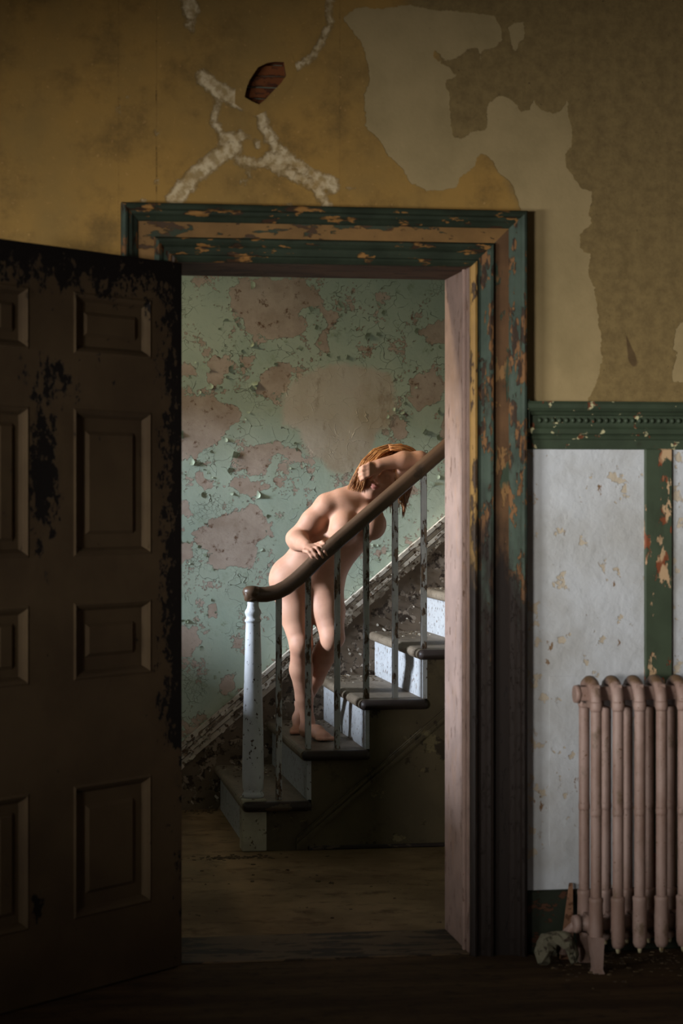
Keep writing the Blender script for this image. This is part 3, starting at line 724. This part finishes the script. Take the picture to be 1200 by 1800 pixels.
props(b.build('wood_splinter', worn('tan_splinter', hexc(132, 96, 72), [hexc(90, 60, 40)], 20, .55), None, (a0.x, -.11, 0)), 'pointed tan wood splinter leaning on the baseboard by the radiator', 'wood')
# loose rubble that nobody could count
def rubble(name, label, cat, spots_fn, n, s0, s1, mats, seed, flat=.4):
    rr = random.Random(seed); b = MB()
    for _ in range(n):
        p = spots_fn(rr)
        if p is None: continue
        s_ = rr.uniform(s0, s1); a = rr.uniform(0, 6.28)
        k = 5; h = s_ * flat * rr.uniform(.4, 1)
        top = []; bot = []
        for j in range(k):
            t = a + 2*math.pi*j/k + rr.uniform(-.35, .35); r_ = s_ * rr.uniform(.6, 1.1)
            bot.append((p[0] + r_*math.cos(t), p[1] + r_*math.sin(t), p[2])); top.append((p[0] + .7*r_*math.cos(t), p[1] + .7*r_*math.sin(t), p[2] + h*rr.uniform(.6, 1.2)))
        b.loft([bot, top], rr.randrange(len(mats)), False)
    o = b.build(name, mats); props(o, label, cat, kind='stuff'); return o
M_CHIPD = worn('brown_dirt_chip', hexc(92, 74, 52), [hexc(60, 46, 32)], 30, .5)
M_CHIPL = worn('pale_paint_chip', hexc(190, 180, 160), [hexc(130, 112, 90)], 30, .5)
rubble('floor_rubble', 'scattered plaster crumbs and dirt along the foot of the front wall', 'rubble', lambda r_: (r_.uniform(1.8, 2.6), -abs(r_.gauss(0, .2)) - .03, 0), 260, .003, .014, [M_CHIPD], 4)

# ================================================================== STAIRCASE
RISE, RUN, SX = .23, .2725, 1.053; YS0, YS1 = 2.270, HALL_Y; NST = 9
stair = props(empty('staircase', (1.08, 2.3, 0)), 'painted wooden staircase with slim balusters climbing right along the green wall', 'staircase')
m = Mat('worn_grey_tread_wood', .6, .3)
c = m.mix(m.step(m.noise(7, 7, .65, m.vec((1, .3, 1))), .35, .7), hexc(124, 110, 94), hexc(92, 78, 62))
c = m.mix(m.step(m.noise(30, 6, .7), .55, .7), c, hexc(66, 54, 42)); m.color(c); m.bump(m.noise(35, 5, .7, m.vec((1, .3, 1))), .4, .003)
M_TREAD = m.m
M_NOSE = worn('dark_nosing_wood', hexc(52, 42, 38), [hexc(84, 70, 58)], 14, .60, (.4, .4, 1), .5)
M_RISER = worn('chipped_white_riser', hexc(168, 168, 170), [hexc(120, 96, 74), hexc(70, 54, 42)], 44, .60, (1, 1, 1), .6, .02, .12, .003)
M_SPAN = worn('dark_olive_stair_side', hexc(88, 76, 56), [hexc(52, 42, 30), hexc(104, 92, 66)], 9, .56, (1, 1, 1), .75, .06, .3, .003, (hexc(40, 32, 22), .7))
M_POST = worn('chipped_white_post', hexc(186, 186, 190), [hexc(70, 50, 38)], 46, .62, (1, 1, .7), .55, .02, .12, .002)
M_BAL = worn('flaked_white_baluster', hexc(178, 176, 176), [hexc(78, 58, 44), hexc(120, 100, 84)], 34, .53, (1, 1, .35), .55, .03, .15, .003)
def rx(i): return SX + RUN * (i - 1)
for i in range(1, NST + 1):
    zt = RISE * i
    # tread with rounded front nosing
    x0, x1 = rx(i) - .032, rx(i + 1) + .004; r_ = .024
    prof_ = [(x1, zt), (x0 + r_, zt)] + [(x0 + r_ - r_*math.sin(t), zt - r_ + r_*math.cos(t)) for t in [math.pi*k/8 for k in range(1, 8)]] + [(x0 + r_, zt - 2*r_), (x1, zt - 2*r_)]
    b = MB(); b.loft([[(x, y, z) for x, z in prof_] for y in (YS0 - .012, YS1 - .03)], 0, False)
    tr = b.build('tread', M_TREAD, stair, ((x0+x1)/2, 2.9, zt))
    # return nosing on the open end, one run long plus the overlap
    xa, xb = x0 + .008, rx(i + 1) + .018
    ringn = lambda x, s_: [(x, YS0 - .012 - s_*r_*math.sin(t)*1.25, zt - r_ + s_*r_*math.cos(t)) for t in [math.pi*k/8 for k in range(9)]]
    MB().loft([ringn(xa, .5), ringn(xa + .010, .9), ringn(xa + .022, 1.0), ringn(xb - .02, 1.0), ringn(xb - .008, .9), ringn(xb, .5)], 0, True).build('return_nosing', M_NOSE, tr)
    MB().box(rx(i), rx(i) + .02, YS0 + .004, YS1 - .03, zt - RISE, zt - 2*r_).build('riser', M_RISER, stair, (rx(i), 2.9, zt - RISE))
# open side below the treads: stepped board
poly = [(SX + .02, 0)]
for i in range(1, NST + 1):
    poly += [(rx(i) + .02, RISE*i - .048), (rx(i+1) + .02, RISE*i - .048)]
poly += [(rx(NST + 1) + .02, 0)]
MB().prism(poly, YS0 + .006, YS0 + .03).build('side_board', M_SPAN, stair)
# raking trim and base on the side board
ta, tb = Vector((1.275, 0, .0)), .835
b = MB(); L = 2.2
for (off, hgt, prj) in ((0, .062, .014), (.010, .020, .022), (.042, .012, .020)):
    b.add([(ta.x + xx, YS0 + .008 - p_, off + dz + tb * xx) for p_ in (0, prj) for xx, dz in ((0, 0), (L, 0), (L, hgt), (0, hgt))], [(0,1,2,3),(4,7,6,5),(0,4,5,1),(1,5,6,2),(2,6,7,3),(3,7,4,0)])
b.build('raking_trim', M_SPAN, stair)
MB().box(1.33, rx(NST+1), YS0 - .008, YS0 + .008, 0, .018, bev=.004).build('base_strip', M_NOSE, stair)
# wall side: board and moulded skirt
SL = .8415
def skz(x): return .351 + SL * (x - .854)
M_STRB = worn('brown_peeled_wall_string', hexc(112, 96, 80), [hexc(58, 46, 36), hexc(140, 124, 108)], 16, .52, (1, 1, 1), .8, .05, .35, .004)
xs0, xs1 = .40, 3.4
MB().prism([(xs0, 0), (xs0, .001), (.44, skz(.44) - .001 if skz(.44) > .002 else .002), (xs1, skz(xs1) - .01), (xs1, 0)], YS1 - .028, YS1 - .002).build('wall_string', M_STRB, stair)
M_SKIRT = worn('alligatored_skirt_paint', hexc(200, 188, 172), [hexc(92, 72, 56), hexc(132, 112, 92)], 34, .56, (1, 1, 1), .8, .03, .25, .006)
def rake(name, lo, hi, prj, mat):
    MB().add([(x, y, skz(x) - d) for y in (YS1 - .028 - prj, YS1 - .004) for x, d in ((.46, lo), (xs1, lo), (xs1, hi), (.46, hi))], [(0,1,2,3),(4,7,6,5),(0,4,5,1),(1,5,6,2),(2,6,7,3),(3,7,4,0)]).build(name, mat, stair)
rake('skirt_molding', .020, -.004, .020, M_SKIRT); rake('skirt_molding', .052, .026, .012, M_SKIRT); rake('skirt_molding', .082, .056, .018, M_SKIRT); rake('skirt_molding', .125, .088, .008, M_SKIRT)
rake('skirt_molding', .094, .016, .004, worn('brown_skirt_back', hexc(96, 76, 58), [hexc(60, 46, 34)], 30, .5))
# raised paint chips all over skirt and string
chips = MB(); rr = random.Random(11)
for _ in range(420):
    x_ = rr.uniform(.8, 2.45)
    low = rr.random() < .5
    d = rr.uniform(-.002, .125) if not low else rr.uniform(.26, .60)
    zc = skz(x_) - d
    if zc < .02: continue
    if low and rr.random() < .35: continue
    y_ = YS1 - .030 - (.018 if not low else 0)
    ln, wd = rr.uniform(.006, .020), rr.uniform(.003, .010)
    if low: ln *= .5; wd *= .6
    dirx = Vector((1, 0, SL)).normalized() if not low else Vector((math.cos(rr.uniform(0, 3)), 0, math.sin(rr.uniform(0, 3)))); dn = Vector((-dirx.z, 0, dirx.x))
    c0 = Vector((x_, y_, zc)); lift = rr.uniform(.002, .010)
    p4 = [c0 - dirx*ln - dn*wd, c0 + dirx*ln - dn*wd*.7, c0 + dirx*ln*.8 + dn*wd, c0 - dirx*ln*.9 + dn*wd]
    f4 = [p + Vector((0, -(.001 if i in (1, 2) else lift), 0)) for i, p in enumerate(p4)]
    chips.add([p + Vector((0, .002, 0)) for p in f4] + f4, [(0,1,2,3),(4,7,6,5),(0,4,5,1),(1,5,6,2),(2,6,7,3),(3,7,4,0)], 0 if rr.random() < .6 else 1)
o = chips.build('skirt_paint_chips', [M_SKIRT, M_STRB], stair); o['kind'] = 'stuff'
# newel
nw = empty('newel_post', (1.080, 2.3165, 0), stair)
MB().box(1.0235, 1.1365, 2.260, 2.373, 0, .242, bev=.005).build('newel_base', worn('grey_newel_base', hexc(168, 160, 142), [hexc(84, 66, 48)], 26, .60, (1, 1, 1), .65, .03, .25), nw)
MB().lathe([(.046, .242), (.052, .252), (.046, .264), (.042, .270), (.0475, .285), (.0505, .33), (.050, .40), (.0475, .55), (.044, .70), (.0395, .85), (.0355, 1.0), (.0335, 1.045), (.0335, 1.050), (.038, 1.054), (.038, 1.062), (.033, 1.066), (.0315, 1.075), (.036, 1.086), (.0385, 1.096), (.036, 1.105), (.029, 1.116), (.026, 1.13), (.0265, 1.15)], 1.080, 2.3165, 24).build('newel_shaft', M_POST, nw)
# handrail
M_RAIL = worn('brown_varnished_rail', hexc(88, 64, 46), [hexc(60, 44, 32)], 10, .58, (.4, 1, .4), .42, .1, .3, .001, None, .4)
def railz(x): return 1.535 + .855 * (x - 1.602)
path = [(1.040, 1.182), (1.055, 1.182), (1.09, 1.180), (1.14, 1.180), (1.19, 1.190), (1.235, 1.212), (1.28, 1.246), (1.33, 1.292), (1.40, railz(1.40)), (1.55, railz(1.55)), (1.8, railz(1.8)), (2.2, railz(2.2)), (2.8, railz(2.8)), (3.4, railz(3.4))]
sec_ = []
for k in range(16):
    t = 2*math.pi*k/16; a, b_ = math.cos(t), math.sin(t)
    sec_.append((.036 * math.copysign(abs(a)**.75, a), .034 * math.copysign(abs(b_)**.75, b_) * (1.0 if b_ > 0 else 1.1)))
b = MB(); rings = []
for i, (x, z) in enumerate(path):
    p0, p1 = path[max(i-1, 0)], path[min(i+1, len(path)-1)]; t = Vector((p1[0]-p0[0], 0, p1[1]-p0[1])).normalized(); nn = Vector((-t.z, 0, t.x))
    k_ = .75 if i == 0 else 1
    rings.append([Vector((x, 2.3165 + a*k_, z)) + nn*bb_*k_ for a, bb_ in sec_])
b.loft(rings, 0, True); hr = b.build('handrail', M_RAIL, stair)
MB().lathe([(.020, 1.148), (.034, 1.149), (.036, 1.160), (.034, 1.168), (.042, 1.178), (.045, 1.192), (.041, 1.207), (.028, 1.216), (.010, 1.219)], 1.076, 2.3165, 20).build('newel_cap', M_RAIL, hr)
# balusters: two to a tread
bk = 0
while True:
    X = 1.200 + .1365 * bk
    if X > 3.1: break
    i_t = 1
    while rx(i_t + 1) - .01 < X: i_t += 1
    z0 = RISE * i_t; z1 = (railz(X) if X > 1.36 else np.interp(X, [p[0] for p in path], [p[1] for p in path])) - .022
    h_ = .0135
    MB().box(X - h_, X + h_, 2.3165 - h_, 2.3165 + h_, z0 - .001, z1, bev=.003).build('baluster', M_BAL, stair, (X, 2.3165, z0)); bk += 1
# crumbs on treads and the hall floor
def on_tread(r_):
    i = r_.randint(1, 5); y = 3.58 - abs(r_.gauss(0, .22))
    if y < 2.5: return None
    return (r_.uniform(rx(i) + .0, rx(i+1) - .01), y, RISE * i)
rubble('stair_crumbs', 'flakes of fallen paint lying along the wall side of the treads', 'rubble', on_tread, 420, .003, .013, [M_CHIPD, M_CHIPL, M_CHIPD], 5)
def on_hall_floor(r_):
    if r_.random() < .55: return (.97 + r_.gauss(0, .10), 2.12 + r_.gauss(0, .025), -.001)
    if r_.random() < .6: return (r_.uniform(.78, 1.03), 3.57 - abs(r_.gauss(0, .05)), -.001)
    return (r_.uniform(.65, 1.6), r_.uniform(.5, 2.2), -.001)
rubble('hall_crumbs', 'dark crumbs and paint flakes scattered on the hall floor before the stairs', 'rubble', on_hall_floor, 230, .003, .015, [M_CHIPD], 6)

# ================================================================== PERSON
def V(*a): return np.array(a, float)
class Field:
    """smooth union of tapered limbs and ellipsoids, turned into one continuous skin"""
    def __init__(s, lo, hi, h):
        s.lo = np.array(lo, float); s.h = h; s.n = np.ceil((np.array(hi) - s.lo) / h).astype(int) + 1
        s.d = np.full(s.n, 1.0, np.float32)
    def region(s, lo, hi):
        i0 = np.clip(np.floor((lo - s.lo) / s.h).astype(int), 0, s.n - 1); i1 = np.clip(np.ceil((hi - s.lo) / s.h).astype(int) + 1, 1, s.n)
        g = [s.lo[a] + s.h * np.arange(i0[a], i1[a]) for a in range(3)]
        X, Y, Z = np.meshgrid(*g, indexing='ij')
        return tuple(slice(i0[a], i1[a]) for a in range(3)), X, Y, Z
    def merge(s, sl, d, k):
        a = s.d[sl]
        hh = np.maximum(k - np.abs(a - d), 0) / k
        s.d[sl] = np.minimum(a, d) - hh * hh * k * .25
    def limb(s, a, b, ra, rb, k=.02):
        a, b = np.array(a, float), np.array(b, float); r = max(ra, rb) + k + 3 * s.h
        sl, X, Y, Z = s.region(np.minimum(a, b) - r, np.maximum(a, b) + r)
        e = b - a; t = np.clip(((X - a[0])*e[0] + (Y - a[1])*e[1] + (Z - a[2])*e[2]) / max(e @ e, 1e-9), 0, 1)
        d = np.sqrt((X - a[0] - e[0]*t)**2 + (Y - a[1] - e[1]*t)**2 + (Z - a[2] - e[2]*t)**2) - (ra + (rb - ra) * t)
        s.merge(sl, d.astype(np.float32), k)
    def chain(s, pts, rad, k=.02):
        for i in range(len(pts) - 1): s.limb(pts[i], pts[i+1], rad[i], rad[i+1], k)
    def ell(s, c, r, B=None, k=.03):
        c = np.array(c, float); r = np.array(r, float); B = np.eye(3) if B is None else B
        R_ = r.max() + k + 3 * s.h
        sl, X, Y, Z = s.region(c - R_, c + R_)
        q = np.stack([X - c[0], Y - c[1], Z - c[2]], -1) @ B.T
        k0 = np.sqrt(((q / r)**2).sum(-1)); k1 = np.sqrt(((q / (r*r))**2).sum(-1))
        d = np.where(k1 > 1e-9, k0 * (k0 - 1) / np.maximum(k1, 1e-9), -r.min())
        s.merge(sl, d.astype(np.float32), k)
    def mesh(s):
        d = s.d; neg = d < 0
        cx = np.zeros(np.array(d.shape) - 1, np.int8)
        for a in (0, 1):
            for b in (0, 1):
                for c_ in (0, 1): cx += neg[a:d.shape[0]-1+a, b:d.shape[1]-1+b, c_:d.shape[2]-1+c_]
        cells = np.argwhere((cx > 0) & (cx < 8)); idx = np.full(cx.shape, -1, np.int64); idx[tuple(cells.T)] = np.arange(len(cells))
        cor = np.array([(a, b, c_) for a in (0, 1) for b in (0, 1) for c_ in (0, 1)])
        val = np.stack([d[tuple((cells + q).T)] for q in cor], -1)
        acc = np.zeros((len(cells), 3)); cnt = np.zeros(len(cells))
        for i in range(8):
            for j in range(i + 1, 8):
                if np.abs(cor[i] - cor[j]).sum() != 1: continue
                m_ = (val[:, i] < 0) != (val[:, j] < 0)
                t = val[:, i] / np.where(m_, val[:, i] - val[:, j], 1)
                p = cor[i] + t[:, None] * (cor[j] - cor[i])
                acc[m_] += p[m_]; cnt[m_] += 1
        vs = s.lo + s.h * (cells + acc / cnt[:, None])
        faces = []
        for ax in range(3):
            sl0 = [slice(None)]*3; sl1 = [slice(None)]*3; sl0[ax] = slice(0, -1); sl1[ax] = slice(1, None)
            ch = neg[tuple(sl0)] != neg[tuple(sl1)]; e = np.argwhere(ch); o1, o2 = [(1, 2), (2, 0), (0, 1)][ax]
            e = e[(e[:, o1] > 0) & (e[:, o2] > 0) & (e[:, o1] < d.shape[o1]-1) & (e[:, o2] < d.shape[o2]-1)]
            q = []
            for da, db in ((0, 0), (1, 0), (1, 1), (0, 1)):
                c_ = e.copy(); c_[:, o1] -= da; c_[:, o2] -= db; q.append(idx[tuple(c_.T)])
            q = np.stack(q, -1); fl_ = neg[tuple(e.T)]
            q[~fl_] = q[~fl_][:, ::-1]; faces.append(q)
        return vs, np.concatenate(faces)
F = Field((1.12, 2.26, .44), (1.98, 3.20, 1.93), .005)
# trunk
SPN = V(.52, -.26, .80); SPN /= np.linalg.norm(SPN); LAT = V(.86, -.02, .36); LAT -= SPN * (LAT @ SPN); LAT /= np.linalg.norm(LAT); FWD = np.cross(LAT, SPN)
BT = np.stack([LAT, FWD, SPN])
hipR, hipL = V(1.318, 2.69, 1.240), V(1.455, 2.68, 1.225)
F.limb(hipR, hipL, .112, .102, .03)
F.ell((1.335, 2.765, 1.225), (.098, .098, .105), None, .05); F.ell((1.445, 2.765, 1.215), (.095, .095, .10), None, .03)
F.ell((1.425, 2.655, 1.315), (.150, .110, .105), BT, .06)
F.ell((1.512, 2.625, 1.395), (.122, .104, .120), BT, .07)
F.ell((1.584, 2.600, 1.490), (.126, .108, .145), BT, .05)
F.ell((1.612, 2.575, 1.570), (.150, .085, .075), BT, .05)
shR, shL = V(1.462, 2.555, 1.588), V(1.752, 2.515, 1.690)
F.limb(shR, V(1.62, 2.56, 1.640), .054, .048, .04); F.limb(shL, V(1.62, 2.56, 1.640), .052, .050, .05)
for c_ in ((1.537, 2.505, 1.482), (1.664, 2.487, 1.500)):
    F.ell(c_, (.066, .070, .074), None, .035)
    F.limb(V(*c_) + V(-.015, .03, .07), c_, .030, .055, .04)
# her right arm, hand on the rail
elR, wrR = V(1.318, 2.605, 1.430), V(1.345, 2.395, 1.398)
F.chain([shR, V(1.395, 2.575, 1.515), elR], [.057, .053, .044], .025)
F.chain([elR, V(1.322, 2.53, 1.420), wrR], [.045, .045, .027], .022)
pk = V(1.366, 2.325, 1.385)
F.ell((1.356, 2.357, 1.392), (.034, .044, .017), None, .012)
for i, (ox, oz, ln) in enumerate(((-.030, -.018, .80), (-.012, -.004, .95), (.010, .010, 1.0), (.030, .022, .92))):
    k0 = V(1.352 + ox, 2.332, 1.390 + oz * .6); k1 = k0 + V(.014, -.034*ln, -.004); k2 = k1 + V(.014, -.014, -.026*ln); k3 = k2 + V(.010, .000, -.018*ln)
    F.chain([V(1.356 + ox*.6, 2.362, 1.394 + oz*.4), k0, k1, k2, k3], [.011, .0100, .0088, .0080, .0068], .006)
F.chain([V(1.372, 2.375, 1.396), V(1.394, 2.345, 1.410), V(1.404, 2.318, 1.418), V(1.412, 2.298, 1.410)], [.014, .0115, .0095, .0080], .008)
# neck, and her left arm folded over the brow with its elbow behind the rail
UPH = V(.44, -.12, .89); UPH /= np.linalg.norm(UPH); FH = V(-.20, -.96, -.06); FH -= UPH * (FH @ UPH); FH /= np.linalg.norm(FH); RH = np.cross(UPH, FH) * -1
if RH[0] < 0: RH = -RH
BH = np.stack([RH, FH, UPH]); HC = V(1.714, 2.522, 1.738)
def hp_(x, y, z): return HC + RH*x + FH*y + UPH*z
F.chain([V(1.628, 2.565, 1.615), hp_(0, -.02, -.07)], [.058, .050], .035)
elL = V(1.880, 2.400, 1.803); wrL = V(1.690, 2.392, 1.783)
F.chain([shL, V(1.822, 2.455, 1.742), elL], [.052, .048, .040], .03)
F.chain([elL, V(1.800, 2.392, 1.802), wrL], [.041, .040, .027], .02)
F.ell((1.662, 2.392, 1.768), (.036, .018, .032), None, .014)
for i, (oz, ln, bend) in enumerate(((.026, .88, 0), (.008, 1.0, .004), (-.010, .95, .006), (-.026, .80, .006))):
    b0 = V(1.668, 2.390, 1.766 + oz*.6); k0 = V(1.636, 2.382, 1.758 + oz); k1 = k0 + V(-.030*ln, .006, -.012); k2 = k1 + V(-.012*ln, .022, -.008); k3 = k2 + V(.002, .016, -.005)
    F.chain([b0, k0, k1, k2, k3], [.011, .0100, .0088, .0080, .0070], .006)
F.chain([V(1.684, 2.398, 1.752), V(1.664, 2.402, 1.726), V(1.646, 2.410, 1.712)], [.013, .011, .0085], .008)
# head
F.ell(hp_(0, -.015, .030), (.074, .094, .084), BH, .02)
F.ell(hp_(0, .028, -.030), (.060, .064, .083), BH, .03)
for sx in (-1, 1):
    F.limb(hp_(sx*.050, .0, -.045), hp_(sx*.012, .060, -.094), .022, .018, .03)
    F.ell(hp_(sx*.034, .060, -.026), (.026, .024, .026), BH, .02)
    F.limb(hp_(sx*.012, .088, .026), hp_(sx*.044, .074, .028), .010, .009, .015)
    F.ell(hp_(sx*.031, .080, .006), (.015, .011, .011), BH, .006)
    F.ell(hp_(sx*.075, -.004, -.006), (.008, .018, .030), BH, .008)
    F.ell(hp_(sx*.010, .098, -.031), (.009, .010, .008), BH, .006)
F.ell(hp_(0, .068, -.096), (.022, .020, .018), BH, .02)
F.limb(hp_(0, .090, .016), hp_(0, .110, -.027), .009, .012, .012)
F.ell(hp_(0, .091, -.0565), (.024, .010, .0060), BH, .006); F.ell(hp_(0, .089, -.0690), (.020, .011, .0070), BH, .005)
# legs: the right one carries her, the left is crossed behind
knR = V(1.345, 2.612, .925); anR = V(1.392, 2.722, .545)
F.chain([V(1.312, 2.69, 1.225), V(1.326, 2.655, 1.08), knR], [.108, .083, .055], .025)
F.chain([knR, V(1.352, 2.665, .80), V(1.372, 2.70, .66), anR], [.052, .054, .041, .031], .02)
F.ell((1.345, 2.585, .925), (.040, .036, .045), None, .025)
F.chain([anR, V(1.386, 2.765, .492)], [.032, .030], .02)
F.chain([V(1.390, 2.745, .505), V(1.430, 2.655, .500), V(1.458, 2.605, .483)], [.032, .031, .022], .02); F.ell((1.448, 2.618, .484), (.040, .030, .021), None, .015)
for i in range(5):
    t = i / 4; a_ = V(1.420 + .062*t, 2.605 + .010*t - .012*(1-t), .476); F.limb(a_, a_ + V(.008 + .004*t, -.034 + .012*abs(t-.9), -.002), .0105 + .003*(t > .9), .0085 + .003*(t > .9), .006)
knL = V(1.487, 2.548, .962); anL = V(1.402, 2.965, .600)
F.chain([V(1.458, 2.685, 1.215), V(1.474, 2.61, 1.08), knL], [.104, .080, .056], .02)
F.ell((1.484, 2.525, .955), (.042, .036, .046), None, .025)
F.chain([knL, V(1.470, 2.66, .880), V(1.436, 2.80, .745), anL], [.052, .056, .044, .031], .02)
F.chain([anL, V(1.394, 3.015, .600)], [.032, .029], .02); F.chain([anL, V(1.378, 2.955, .535), V(1.366, 2.935, .484)], [.030, .028, .020], .02)
F.ell((1.366, 2.925, .482), (.036, .026, .018), None, .012)
for i in range(5):
    t = i / 4; a_ = V(1.338 + .056*t, 2.915, .474); F.limb(a_, a_ + V(-.004, -.026, -.002), .0105, .0085, .006)
vs_, fs_ = F.mesh()
# relax the stair-stepping of the grid
ed = np.concatenate([fs_[:, [0, 1]], fs_[:, [1, 2]], fs_[:, [2, 3]], fs_[:, [3, 0]]]); ed = np.concatenate([ed, ed[:, ::-1]])
deg = np.bincount(ed[:, 0], minlength=len(vs_))[:, None]
for it in range(4):
    nb = np.zeros_like(vs_)
    for a in range(3): nb[:, a] = np.bincount(ed[:, 0], weights=vs_[ed[:, 1], a], minlength=len(vs_))
    vs_ = vs_ + (.45 if it % 2 == 0 else -.40) * (nb / deg - vs_)
PB = Vector((1.40, 2.69, .46))
m = Mat('skin', .58, .25)
c = m.mix(m.step(m.noise(9, 4, .6), .35, .7), hexc(196, 146, 120), hexc(180, 130, 106))
lp = m.attr('lip')
c = m.mix(lp[0], c, hexc(176, 112, 98)); m.color(c)
m.b.inputs['Subsurface Weight'].default_value = .12; m.b.inputs['Subsurface Radius'].default_value = (.012, .005, .003); m.b.inputs['Subsurface Scale'].default_value = 1.0
m.bump(m.noise(160, 3, .6), .06, .001)
me = bpy.data.meshes.new('person'); me.from_pydata((vs_ - np.array(PB)).tolist(), [], fs_.tolist()); me.materials.append(m.m)
me.polygons.foreach_set('use_smooth', [True] * len(me.polygons))
q = (vs_ - HC) @ BH.T
lipv = np.clip(1.25 - np.sqrt(((q[:, 0])/.026)**2 + ((q[:, 1] - .098)/.014)**2 + ((q[:, 2] + .063)/.0135)**2), 0, 1)
lipv = np.clip(lipv * 2.2, 0, 1)
la = me.attributes.new('lip', 'FLOAT_COLOR', 'POINT'); la.data.foreach_set('color', np.stack([lipv, lipv, lipv, np.ones_like(lipv)], -1).astype(np.float32).ravel())
me.update()
person = bpy.data.objects.new('person', me); COL.objects.link(person); person.location = PB; WLOC[person.name] = PB
props(person, 'unclothed person leaning on the stair handrail, forearm across the brow', 'person')
# hair: locks combed from the parting, falling straight down past the cheek
def hair_locks(n, seed):
    rr = random.Random(seed); b = MB()
    for i in range(n):
        # root on the scalp, in head space
        th = rr.uniform(0, 2*math.pi); ph = math.acos(rr.uniform(.05, 1.0))
        x, y, z = math.sin(ph)*math.cos(th), math.sin(ph)*math.sin(th), math.cos(ph)
        if y > .35 and z < .62: continue
        p = V(*(np.array([x*.074, -.015 + y*.094, .030 + z*.084]) * 1.03)); pts = []
        side = 1 if x + rr.uniform(-.15, .15) > .0 else -1
        v_ = V(side*.55, rr.uniform(-.1, .15) + .1*y, -.15) if y > -.4 else V(side*.25, -.3, -.5)
        g = BH @ V(0, 0, -1); total = rr.uniform(.155, .215) if side < 0 else rr.uniform(.17, .225); step_ = .011; ln = 0
        off = rr.uniform(1.05, 1.16)
        while ln < total:
            pts.append(hp_(*p))
            v_ = v_ * .80 + g * .26 + np.array([rr.uniform(-.04, .04) for _ in range(3)])
            v_ /= np.linalg.norm(v_); p = p + v_ * step_; ln += step_
            for c_, r_ in ((np.array([0, -.015, .030]), np.array([.074, .094, .084])), (np.array([0, .015, -.035]), np.array([.064, .066, .085]))):
                e = (p - c_) / r_; l_ = np.linalg.norm(e)
                if l_ < off: p = c_ + e / l_ * off * r_
            if p[1] > .045 and abs(p[0]) < .062 and p[2] < .03: p[0] = math.copysign(.064, side)
        w0 = rr.uniform(.0018, .0042); m_ = len(pts)
        if m_ < 4: continue
        b.tube([tuple(q_) for q_ in pts], [w0 * (1 - .75 * (k/(m_-1))**2.2) for k in range(m_)], 5, rr.randrange(3))
    return b
mats = []
for nm, c0, c1 in (('copper_hair', (176, 112, 60), (142, 84, 42)), ('golden_hair', (204, 146, 90), (170, 110, 60)), ('deep_copper_hair', (126, 76, 42), (96, 56, 32))):
    m = Mat(nm, .5, .35); m.color(m.mix(m.step(m.noise(60, 4, .6), .4, .65), hexc(*c0), hexc(*c1))); mats.append(m.m)
hb = hair_locks(1100, 21)
SETS = [([(684, 781, 2.500), (656, 790, 2.470), (636, 810, 2.455), (622, 834, 2.455), (611, 856, 2.465)], [(700, 786, 2.470), (672, 798, 2.430), (654, 816, 2.425), (645, 838, 2.432), (638, 862, 2.450)]),
  ([(682, 782, 2.48), (704, 781, 2.46), (724, 787, 2.455), (738, 798, 2.46), (746, 812, 2.47)], [(686, 792, 2.44), (704, 792, 2.43), (718, 798, 2.435), (727, 808, 2.445), (734, 822, 2.46)]),
  ([(700, 786, 2.55), (722, 802, 2.55), (730, 830, 2.545), (724, 858, 2.54), (716, 884, 2.54)], [(690, 790, 2.50), (704, 812, 2.47), (708, 838, 2.46), (706, 862, 2.46), (703, 886, 2.46)])]
rr = random.Random(5)
for i in range(900):
    ga, gb = SETS[0 if i < 580 else (1 if i < 700 else 2)]
    t = rr.random(); e_ = rr.uniform(.82, 1.06); jy = rr.uniform(-.006, .045); pts_ = []
    for k in range(15):
        q_ = k / 14 * e_ * 4; a_ = min(int(q_), 3); f_ = q_ - a_
        pa = [ga[a_][c_] * (1 - f_) + ga[a_+1][c_] * f_ for c_ in range(3)]; pb_ = [gb[a_][c_] * (1 - f_) + gb[a_+1][c_] * f_ for c_ in range(3)]
        pc = [pa[c_] * (1 - t) + pb_[c_] * t for c_ in range(3)]
        pts_.append(at(pc[0] + rr.uniform(-.8, .8), pc[1] + rr.uniform(-.8, .8), pc[2] + jy))
    w0 = rr.uniform(.0014, .0032)
    hb.tube(pts_, [w0 * (1 - .8 * (k/14)**2.5) for k in range(15)], 5, rr.choice([0, 1, 1, 2]))
hb.build('hair', mats, person)
